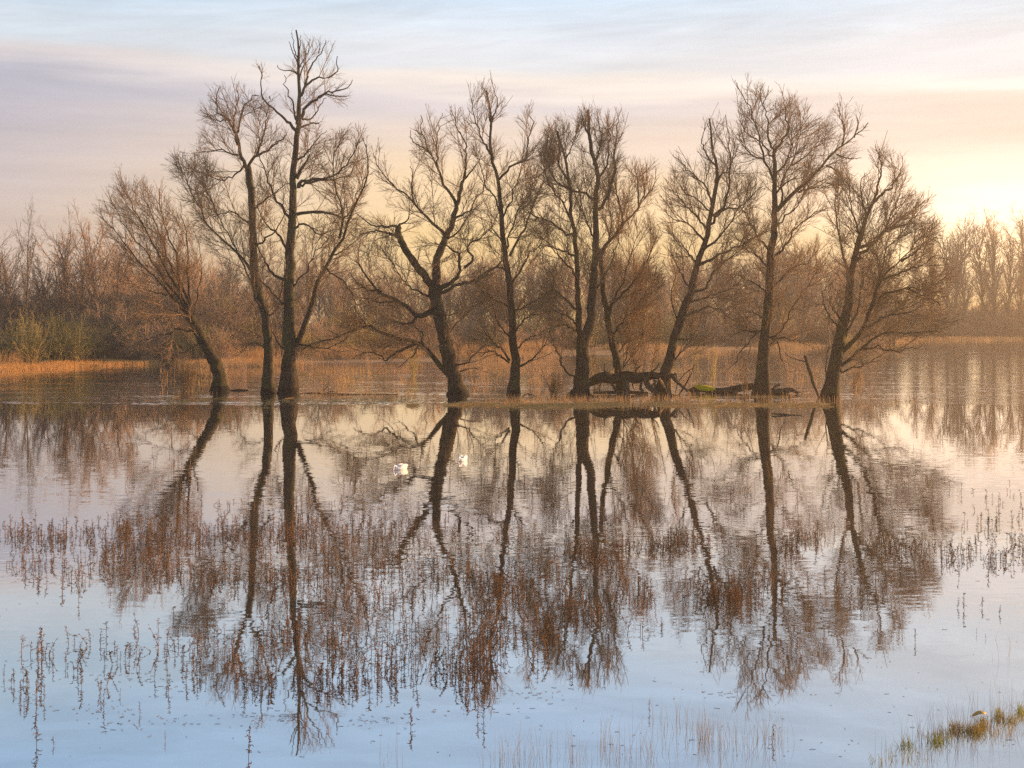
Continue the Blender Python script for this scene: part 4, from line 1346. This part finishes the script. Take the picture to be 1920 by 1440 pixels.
PATCH = [  # centre column, row, half-width, half-height, how many
    (15, 1000, 22, 14, 40), (55, 1004, 20, 14, 40), (105, 1012, 26, 14, 80), (165, 1002, 24, 14, 34), (235, 995, 42, 18, 80), (280, 1025, 55, 18, 110),
    (250, 1062, 60, 16, 80), (205, 1035, 40, 16, 50), (330, 1000, 40, 16, 50), (380, 1010, 45, 22, 60), (430, 1000, 35, 22, 80), (500, 1010, 40, 22, 70),
    (545, 1000, 30, 25, 100), (600, 1020, 45, 25, 60), (640, 985, 45, 16, 40), (395, 1082, 35, 14, 55), (470, 1090, 60, 20, 60), (545, 1085, 40, 16, 70),
    (620, 1080, 60, 22, 60), (700, 1060, 70, 26, 90), (330, 1075, 45, 14, 50), (60, 1060, 50, 22, 45), (140, 1085, 60, 24, 40), (680, 1000, 60, 18, 50),
    (760, 1010, 60, 18, 45), (700, 1120, 80, 22, 60), (620, 1140, 70, 22, 50), (800, 1060, 60, 24, 40), (865, 1080, 45, 22, 60), (930, 1100, 34, 20, 130),
    (925, 1140, 40, 18, 70), (910, 1190, 40, 20, 80), (900, 1240, 34, 18, 70), (880, 1280, 30, 14, 36), (1090, 1035, 24, 14, 80), (1130, 1050, 28, 14, 70),
    (1175, 1030, 26, 14, 45), (1250, 1022, 34, 14, 70), (1025, 1090, 45, 22, 40), (1060, 1140, 60, 22, 55), (1115, 1150, 34, 18, 60), (1020, 1180, 28, 18, 50),
    (1190, 1110, 30, 20, 26), (1050, 1060, 60, 18, 30), (960, 1030, 60, 20, 30), (1340, 1120, 34, 18, 55), (1385, 1120, 30, 20, 60), (1430, 1090, 34, 20, 30),
    (1480, 1022, 26, 10, 36), (1510, 1012, 24, 10, 20), (1300, 1015, 24, 12, 26), (1560, 1100, 60, 26, 18), (1670, 1030, 24, 10, 24), (1715, 1032, 26, 10, 18),
    (1780, 1045, 18, 12, 16), (1812, 1040, 16, 14, 12), (1872, 1052, 22, 10, 18), (1850, 1000, 40, 22, 14), (1905, 1030, 16, 30, 16), (1880, 960, 40, 30, 12),
    (1830, 930, 60, 30, 10), (560, 1190, 50, 22, 45), (500, 1210, 50, 22, 30), (620, 1215, 50, 20, 40), (640, 1280, 40, 14, 40), (600, 1270, 40, 14, 22),
    (690, 1270, 40, 20, 26), (740, 1265, 40, 20, 34), (700, 1200, 60, 20, 36), (780, 1190, 50, 24, 30), (820, 1250, 40, 24, 30), (400, 1270, 40, 16, 26),
    (450, 1230, 50, 22, 26), (380, 1200, 50, 16, 18), (300, 1215, 60, 14, 20), (245, 1240, 18, 12, 8), (195, 1300, 14, 12, 6), (110, 1250, 36, 14, 14),
    (80, 1240, 12, 10, 6), (30, 1290, 22, 12, 9), (45, 1310, 10, 8, 4), (140, 1240, 14, 10, 5), (500, 1290, 40, 12, 16), (1000, 1240, 60, 20, 10),
    (1085, 1260, 30, 16, 6), (330, 840, 60, 10, 16), (150, 850, 110, 12, 26), (60, 835, 50, 10, 8), (270, 905, 60, 8, 8), (720, 850, 60, 14, 18),
    (980, 915, 40, 14, 18), (960, 860, 80, 20, 14), (1360, 925, 34, 8, 16), (1250, 920, 60, 14, 8), (1690, 755, 60, 6, 26), (1650, 745, 30, 4, 14), (1760, 750, 40, 10, 12),
    (560, 940, 80, 14, 22), (660, 950, 60, 12, 26), (420, 950, 60, 10, 16), (800, 980, 80, 16, 26), (900, 1000, 60, 20, 22), (1210, 1190, 40, 16, 8),
]
g = np.random.default_rng(55)
pts = []
for (cx, cy, rx, ry, nn) in PATCH:
    nn = max(3, int(nn * (0.82 if cx < 1250 else 1.5) * (1.3 if cy > 1180 and cx < 480 else 1.0)))
    sc_ = 1.5 if (cy > 1180 and cx < 480) else 0.72
    pts.append(np.stack([g.normal(cx, rx * sc_, nn), g.normal(cy, ry * sc_ * 0.9, nn)], 1))
pts = np.concatenate(pts)
pts[:, 1] = np.clip(pts[:, 1], 742, 1330)
special = [  # lone stalks that can be told apart: column, row of the foot, height in rows, label
    (68, 1397, 62, 'crooked lone stalk near the lower left corner'),
    (466, 1422, 66, 'lone stalk with a dark seed head, nearest the bottom edge'),
    (770, 1366, 42, 'lone leafy stalk standing clear in pale water right of the tall reflection'),
    (895, 1352, 34, 'short stalk in front of the dense brown clump, shorter of a pair'),
    (907, 1352, 50, 'taller stalk of a pair standing in pale water before the dense clump'),
    (1808, 1145, 34, 'thickest stalk of the small trio standing in cream water at the right'),
    (1796, 1140, 20, 'short stalk touching the left side of the thickest one in cream water'),
    (1842, 1140, 22, 'single slim stalk right of the trio in cream water'),
    (1874, 1152, 18, 'dark stubby stalk farthest right in cream water'),
    (1716, 1205, 26, 'stalk standing alone below the end willow reflection'),
    (1831, 1190, 12, 'left one of two small dark tufts in cream water'),
    (1848, 1198, 10, 'right one of two small dark tufts in cream water'),
    (1686, 1178, 22, 'bushy stalk at the tip of the end willow reflection'),
    (78, 1250, 76, 'tallest stalk of the left shallows'),
    (82, 1318, 34, 'seedy stalk between the two left clusters'),
    (1120, 1272, 18, 'left one of three dark little shoots in open water'),
    (1133, 1273, 22, 'right one of three dark little shoots in open water'),
    (1218, 1338, 26, 'small reddish shoot in the pale lower middle water'),
    (310, 1390, 20, 'short bushy tuft alone in deep blue water'),
    (100, 1398, 18, 'tiny stalk right of the crooked corner stalk'),
    (262, 1340, 24, 'slim stalk alone above the short bushy tuft'),
    (1449, 1392, 34, 'stout dark stalk among pale foreground grass'),
]
NSTOCK = 12
stock = [stalk(100 + i, 1.0 + 0.5 * (i % 3)) for i in range(NSTOCK)]
light = [stalk(200 + i, 0.62) for i in range(NSTOCK)]
meshes = {}
for i, (V, T) in enumerate(stock):
    for m_ in (M_STALK, M_STALK_DULL):
        me = mesh_quads('seedy_stalk', V, T, m_, False)
        meshes[(i, m_.name)] = me


UPRIGHT = [0, 3, 4, 6, 7, 10]


def put_stalk(px, py, h, label, group, g):
    p = rows_to_water(np.array([px]), np.array([py]))[0]
    dull = g.random() < (0.75 if py > 1230 or px > 1500 else 0.3)
    o = link('seedy_stalk', meshes[(int(g.integers(0, NSTOCK)) if group else UPRIGHT[int(g.integers(0, 6))], (M_STALK_DULL if dull else M_STALK).name)], None, p)
    s = h / 0.5
    o.rotation_euler = (0, 0, g.uniform(0, 6.28))
    wd = min(s * 1.25, 1.15) * g.uniform(0.9, 1.25)
    o.scale = (wd, wd, s)
    return tag(o, label, 'stalk', group)


for (px, py, hr, label) in special:
    put_stalk(px, py, hr / (py - HY) * CAM_H, label, None, g)
order = np.argsort(-pts[:, 1])
n_ind = 300 - len(special)
for i in order[:n_ind]:
    put_stalk(pts[i, 0], pts[i, 1], g.uniform(0.11, 0.30), 'rust-brown seedy stalk in the loose stand in the blue shallows', 'seedy stalks in the blue shallows', g)
rest = pts[order[n_ind:]]
for mat_, sel, nm, lb in ((M_STALK, g.random(len(rest)) < 0.75, 'stalk_bed', 'rust-brown beds of seedy stalks across the middle water'),
                          (M_STALK_DULL, None, 'dull_stalk_bed', 'dull brown seedy stalks mixed through the middle water')):
    if sel is not None:
        use, other = rest[sel], rest[~sel]
    else:
        use = other
    W_ = rows_to_water(use[:, 0], use[:, 1])
    parts = []
    for j in range(NSTOCK):
        Vj, Tj = light[j]
        w_ = W_[j::NSTOCK]
        if len(w_) == 0:
            continue
        an = g.uniform(0, 6.28, len(w_))
        hs = 0.22 + 0.5 * g.random(len(w_)) ** 1.6
        ws = g.uniform(0.8, 1.25, len(w_))
        ca, sa = np.cos(an)[:, None], np.sin(an)[:, None]
        x = (Vj[None, :, 0] * ca - Vj[None, :, 1] * sa) * ws[:, None] + w_[:, :1]
        y = (Vj[None, :, 0] * sa + Vj[None, :, 1] * ca) * ws[:, None] + w_[:, 1:2]
        z = Vj[None, :, 2] * hs[:, None]
        VV = np.stack([x, y, z], -1).reshape(-1, 3)
        TT = ((np.arange(len(w_)) * len(Vj))[:, None, None] + Tj[None]).reshape(-1, 3)
        parts.append((VV, TT))
    V, T = join(parts)
    tag(link(nm, mesh_quads(nm, V, T, mat_, False)), lb, 'stalks', kind='stuff')

# bits of weed floating flat on the water
n = 640
px, py = g.uniform(0, 1920, n), 1000 + 420 * g.random(n) ** 0.8
cl_ = np.array([(120, 1090), (260, 1355), (200, 1330), (500, 1345), (60, 1085), (210, 1270), (1400, 1300), (900, 1330), (700, 1350), (1000, 1300)])
ci = g.integers(0, len(cl_), n // 2)
px[:n // 2] = cl_[ci, 0] + g.normal(0, 55, n // 2)
py[:n // 2] = cl_[ci, 1] + g.normal(0, 7, n // 2)
pos = rows_to_water(px, np.clip(py, 900, 1435))
a = g.uniform(0, 6.28, n)
ln = g.uniform(0.012, 0.085, n)
P = np.zeros((n, 3, 3))
P[:, 0] = pos + np.array([0, 0, 0.002])
P[:, 1] = P[:, 0] + np.stack([np.cos(a) * ln * .5, np.sin(a) * ln * .5, g.uniform(0, 0.006, n)], 1)
P[:, 2] = P[:, 1] + np.stack([np.cos(a + .5) * ln * .5, np.sin(a + .5) * ln * .5, g.uniform(-0.004, 0.004, n)], 1)
V, Q = tube(P, np.full((n, 3), 0.0022), 3)
tag(link('floating_weed', mesh_quads('floating_weed', V, Q, M_STALK_DULL)), 'scraps of weed floating on the near water', 'weed', kind='stuff')

# pale grass in the near water
FG = [(1075, 1425, 30, 18, 26), (1140, 1400, 36, 18, 22), (1170, 1430, 30, 10, 16), (1320, 1385, 22, 14, 60), (1345, 1400, 30, 16, 30), (1390, 1395, 30, 16, 26), (1450, 1390, 26, 14, 34),
      (1000, 1420, 50, 16, 30), (950, 1430, 40, 10, 26), (1260, 1360, 40, 20, 30), (1220, 1410, 40, 18, 30), (720, 1420, 40, 14, 8), (1900, 1330, 30, 24, 16), (1880, 1230, 30, 20, 6)]
pp = np.concatenate([np.stack([g.normal(a_, c_ * .6, e_), g.normal(b_, d_ * .6, e_)], 1) for a_, b_, c_, d_, e_ in FG])
pos = rows_to_water(pp[:, 0], np.minimum(pp[:, 1], 1445))
V, Q = blades(len(pos), pos, 0.08, 0.42, 0.0019, 0.30, g, 3)
tag(link('pale_grass', mesh_quads('pale_grass', V, Q, M_PALEGRASS)), 'pale thin grass blades standing in the near water', 'grass', kind='stuff')
# the little grassy tussock at the lower right
tus = [(1700, 1398, 14, 6, 60), (1757, 1390, 12, 9, 90), (1795, 1368, 12, 5, 120), (1826, 1372, 10, 5, 140), (1842, 1360, 9, 5, 110), (1872, 1345, 7, 9, 110), (1896, 1352, 12, 4, 80),
       (1915, 1338, 8, 8, 110), (1780, 1380, 40, 10, 140), (1860, 1375, 40, 10, 120), (1700, 1420, 30, 10, 50), (1650, 1432, 30, 6, 24)]
pp = np.concatenate([np.stack([g.normal(a_, c_ * .7, e_), g.normal(b_, d_ * .7, e_)], 1) for a_, b_, c_, d_, e_ in tus])
pos = rows_to_water(pp[:, 0], np.minimum(pp[:, 1], 1445))
pos[:, 2] = np.maximum(height(pos[:, 0], pos[:, 1]), 0)
Va = blades(len(pos), pos, 0.03, 0.12, 0.0030, 0.55, g, 3)
tag(link('tussock_grass', mesh_quads('tussock_grass', Va[0], Va[1], M_GREENGRASS)), 'low green and rusty grass on the little mud bank', 'grass', kind='stuff')
pp = np.stack([g.normal(1800, 70, 130), 0 * np.arange(130)], 1)
pp[:, 1] = 1378 - (pp[:, 0] - 1800) * 0.28 + g.normal(0, 9, 130)
pos = rows_to_water(pp[:, 0], pp[:, 1])
V, Q = blades(len(pos), pos, 0.15, 0.50, 0.0018, 0.2, g, 3)
tag(link('tall_grass', mesh_quads('tall_grass', V, Q, M_STALK_DULL)), 'thin upright blades round the grassy mud bank', 'grass', kind='stuff')
# a yellowed dock leaf curled over the tussock
rt_p = rows_to_water(np.array([1836.0]), np.array([1352.0]))[0]
f = np.linspace(0, 1, 9)
u = np.linspace(-1, 1, 6)
wv = 0.055 * np.sin(np.pi * np.clip(f * 0.97 + 0.02, 0, 1)) ** 0.7
Lf = np.zeros((9, 6, 3))
Lf[:, :, 0] = (f[:, None] - 0.5) * 0.17
Lf[:, :, 1] = u[None, :] * wv[:, None]
Lf[:, :, 2] = 0.075 + 0.05 * np.sin(f * 2.6)[:, None] - 0.02 * (u ** 2)[None, :]
top_ = Lf.reshape(-1, 3)
bot_ = top_ - np.array([0, 0, 0.004])
i_, j_ = np.meshgrid(np.arange(8), np.arange(5), indexing='ij')
q = (i_ * 6 + j_).ravel()
Qt = np.stack([q, q + 6, q + 7, q + 1], 1)
stem = tube(np.array([[[0.085, 0, 0.09], [0.10, 0.0, 0.05], [0.10, 0.01, -0.05]]]), np.array([[0.004, 0.004, 0.004]]), 4)
V, Q = join([(top_, Qt), (bot_, Qt[:, ::-1]), stem])
M_LEAF = flat_mat('yellow_leaf', (0.62, 0.38, 0.10), 0.6)
tag(link('curled_leaf', mesh_quads('curled_leaf', V, Q, M_LEAF), None, rt_p), 'yellow curled dead leaf on top of the grassy mud bank', 'leaf')


# ------------------------------------------------------------------ swans and perched birds
def ellipsoid(c, r, rot=None, nu=14, nv=10):
    a = np.linspace(0, 2 * math.pi, nu, endpoint=False)
    b_ = np.linspace(-math.pi / 2, math.pi / 2, nv + 1)
    A, B = np.meshgrid(a, b_)
    V = np.stack([np.cos(B) * np.cos(A), np.cos(B) * np.sin(A), np.sin(B)], -1).reshape(-1, 3) * np.array(r)
    if rot is not None:
        V = V @ np.array(rot).T
    V = V + np.array(c)
    i_, j_ = np.meshgrid(np.arange(nv), np.arange(nu), indexing='ij')
    q0 = i_ * nu + j_
    q1 = i_ * nu + (j_ + 1) % nu
    return V, np.stack([q0, q1, q1 + nu, q0 + nu], -1).reshape(-1, 4)


def rot_y(d):
    c_, s_ = math.cos(R(d)), math.sin(R(d))
    return [[c_, 0, s_], [0, 1, 0], [-s_, 0, c_]]


def fuse(name, parts, mat, voxel):
    """melt overlapping solids into one continuous skin"""
    V, Q = join(parts)
    me = mesh_quads(name, V, Q, mat)
    o = bpy.data.objects.new(name, me)
    COL.objects.link(o)
    md = o.modifiers.new('remesh', 'REMESH')
    md.mode = 'VOXEL'
    md.voxel_size = voxel
    sm = o.modifiers.new('smooth', 'SMOOTH')
    sm.factor = 0.5
    sm.iterations = 3
    dg = bpy.context.evaluated_depsgraph_get()
    new = bpy.data.meshes.new_from_object(o.evaluated_get(dg))
    new.materials.clear()
    new.materials.append(mat)
    for p in new.polygons:
        p.use_smooth = True
    bpy.data.objects.remove(o)
    return new


def swan(px, py, heading, label):
    p = on_water(px, py)
    root = empty('swan', p, label, 'swan', 'swans feeding on the flood')
    root.rotation_euler = (0, 0, heading)
    root.scale = (0.66, 0.72, 0.60)
    neck_p = cat_rom(np.array([[0.26, 0, 0.06], [0.37, 0, 0.17], [0.44, 0, 0.24], [0.52, 0, 0.23], [0.565, 0, 0.15], [0.575, 0, 0.075]]), 16)
    nr = np.interp(np.linspace(0, 1, 17), [0, 0.3, 0.8, 1], [0.085, 0.052, 0.036, 0.036])
    parts = [ellipsoid((0, 0, 0.07), (0.40, 0.19, 0.15)),
             ellipsoid((-0.04, 0.105, 0.16), (0.30, 0.075, 0.135), rot_y(8)), ellipsoid((-0.04, -0.105, 0.16), (0.30, 0.075, 0.135), rot_y(8)),
             ellipsoid((-0.37, 0, 0.15), (0.14, 0.08, 0.045), rot_y(24)), ellipsoid((0.25, 0, 0.08), (0.16, 0.13, 0.12)),
             tube(neck_p[None], nr[None], 12), ellipsoid((0.585, 0, 0.065), (0.062, 0.036, 0.040), rot_y(40))]
    link('body', fuse('swan_body', parts, M_FEATHER, 0.016), root)
    bill = tube(np.array([[[0.62, 0, 0.045], [0.655, 0, 0.022], [0.69, 0, 0.004]]]), np.array([[0.020, 0.015, 0.008]]), 8)
    link('bill', mesh_quads('bill', bill[0], bill[1], M_BILL), root)
    kv, kq = ellipsoid((0.622, 0, 0.072), (0.016, 0.014, 0.014))
    link('knob', mesh_quads('knob', kv, kq, M_BLACK), root)
    for s in (-1, 1):
        ev_, eq_ = ellipsoid((0.60, s * 0.032, 0.075), (0.008, 0.006, 0.008), None, 8, 6)
        link('eye', mesh_quads('eye', ev_, eq_, M_BLACK), root)
    return root


swan(752, 880, R(-125), 'white swan dipping its bill, nearer and left of the pair')
swan(867, 864, R(-108), 'white swan with blue shaded wings, farther and right of the pair')


def perched(px, py, Y, hgt, mat, label, heading, group=None):
    p = at(px, py, Y)
    root = empty('perched_bird', p, label, 'bird', group)
    root.rotation_euler = (0, 0, heading)
    root.scale = (hgt,) * 3
    parts = [ellipsoid((0, 0, 0.46), (0.19, 0.17, 0.33), rot_y(20)), ellipsoid((0.10, 0, 0.84), (0.13, 0.12, 0.13)), ellipsoid((-0.16, 0, 0.10), (0.07, 0.09, 0.25), rot_y(22)),
             tube(np.array([[[0.02, 0.06, 0.2], [0.03, 0.06, 0.0]]]), np.array([[0.035, 0.03]]), 6), tube(np.array([[[0.02, -0.06, 0.2], [0.03, -0.06, 0.0]]]), np.array([[0.035, 0.03]]), 6)]
    link('body', fuse('bird_body', parts, mat, 0.035), root)
    bk = tube(np.array([[[0.20, 0, 0.84], [0.26, 0, 0.82], [0.31, 0, 0.79]]]), np.array([[0.045, 0.03, 0.006]]), 6)
    link('bill', mesh_quads('bird_bill', bk[0], bk[1], M_BLACK), root)


YT = gy(738)
perched(486.5, 131, YT, 0.27, M_BIRD, 'dark bird on the highest dead twig left of the tallest tree', R(160))
perched(506, 187, YT - 0.3, 0.26, M_BIRDGREY, 'grey bird sitting lower on the dead bough of the tallest tree', R(200))
perched(1422, 174, gy(739.5), 0.15, M_BIRD, 'small dark bird on the left twig tip above the arching-bough tree', R(-40), None)
perched(1441, 173, gy(739.5), 0.15, M_BIRD, 'small dark bird on the right twig tip above the arching-bough tree', R(60), None)


# ------------------------------------------------------------------ fence and posts on the left bank
def box(c, s, rz=0.0, tilt=0.0):
    d = np.array([[x, y, z] for x in (-1, 1) for y in (-1, 1) for z in (-1, 1)], float) * np.array(s) / 2
    c_, s_ = math.cos(tilt), math.sin(tilt)
    d = d @ np.array([[c_, 0, s_], [0, 1, 0], [-s_, 0, c_]]).T
    f_ = np.array([[0, 1, 3, 2], [4, 6, 7, 5], [0, 4, 5, 1], [2, 3, 7, 6], [0, 2, 6, 4], [1, 5, 7, 3]])
    return d + np.array(c), f_


YF = 138.0


def bank_pt(px, Y):
    x = (px - CX) / F * Y
    return np.array([x, Y, float(height(np.array([x]), np.array([Y]))[0])])


pf = bank_pt(47, YF)
root = empty('rail_fence', pf, 'weathered wooden rail fence by the yellow-green shrub', 'fence')
for px, tp in ((23, 650), (41, 650), (71, 653)):
    x = (px - CX) / F * YF - pf[0]
    V, Q = box((x, 0, 0.75), (0.13, 0.13, 1.7))
    link('post', mesh_quads('fence_post', V, Q, M_RAIL, False), root)
for row in (651.5, 658.5, 665):
    z = CAM_H - (row - HY) / F * YF - pf[2]
    V, Q = box((0, -0.09, z), (2.6, 0.05, 0.11), tilt=0.045)
    link('rail', mesh_quads('fence_rail', V, Q, M_RAIL, False), root)
for px, h_, wd, m_, lb in ((151, 1.25, 0.24, M_POST, 'thick dark post standing in the bank grass'), (195, 0.95, 0.14, M_POST, 'thinner dark post in the bank grass'),
                           (303, 1.05, 0.10, M_POSTPALE, 'pale post near the end of the golden bank')):
    p = bank_pt(px, 137.0 if px < 250 else 143.0)
    V, Q = tube(np.array([[[0, 0, -0.3], [0.01, 0, h_ * .5], [0.03, 0, h_ - .04], [0.03, 0, h_]]]), np.array([[wd / 2, wd / 2, wd * .48, wd * .2]]), 9, rough=0.05)
    tag(link('marker_post', mesh_quads('marker_post', V, Q, m_), None, p), lb, 'post')

# ------------------------------------------------------------------ morning haze
V, Q = box((0, 285, 12.6), (1030, 670, 0))
V, Q = box((0, 285, 12.0), (1030, 680, 32.0))
M_HAZE, t = new_mat("morning_haze")
pv = t.n('ShaderNodeVolumePrincipled')
pv.inputs['Color'].default_value = (1.0, 0.85, 0.66, 1)
pv.inputs['Density'].default_value = 0.0010
pv.inputs['Anisotropy'].default_value = 0.74
o_ = t.n('ShaderNodeOutputMaterial')
t.put(o_.inputs['Volume'], pv.outputs[0])
tag(link('haze', mesh_quads('haze', V, Q, M_HAZE, False)), 'thin warm morning haze over the flood', 'haze', kind='stuff')
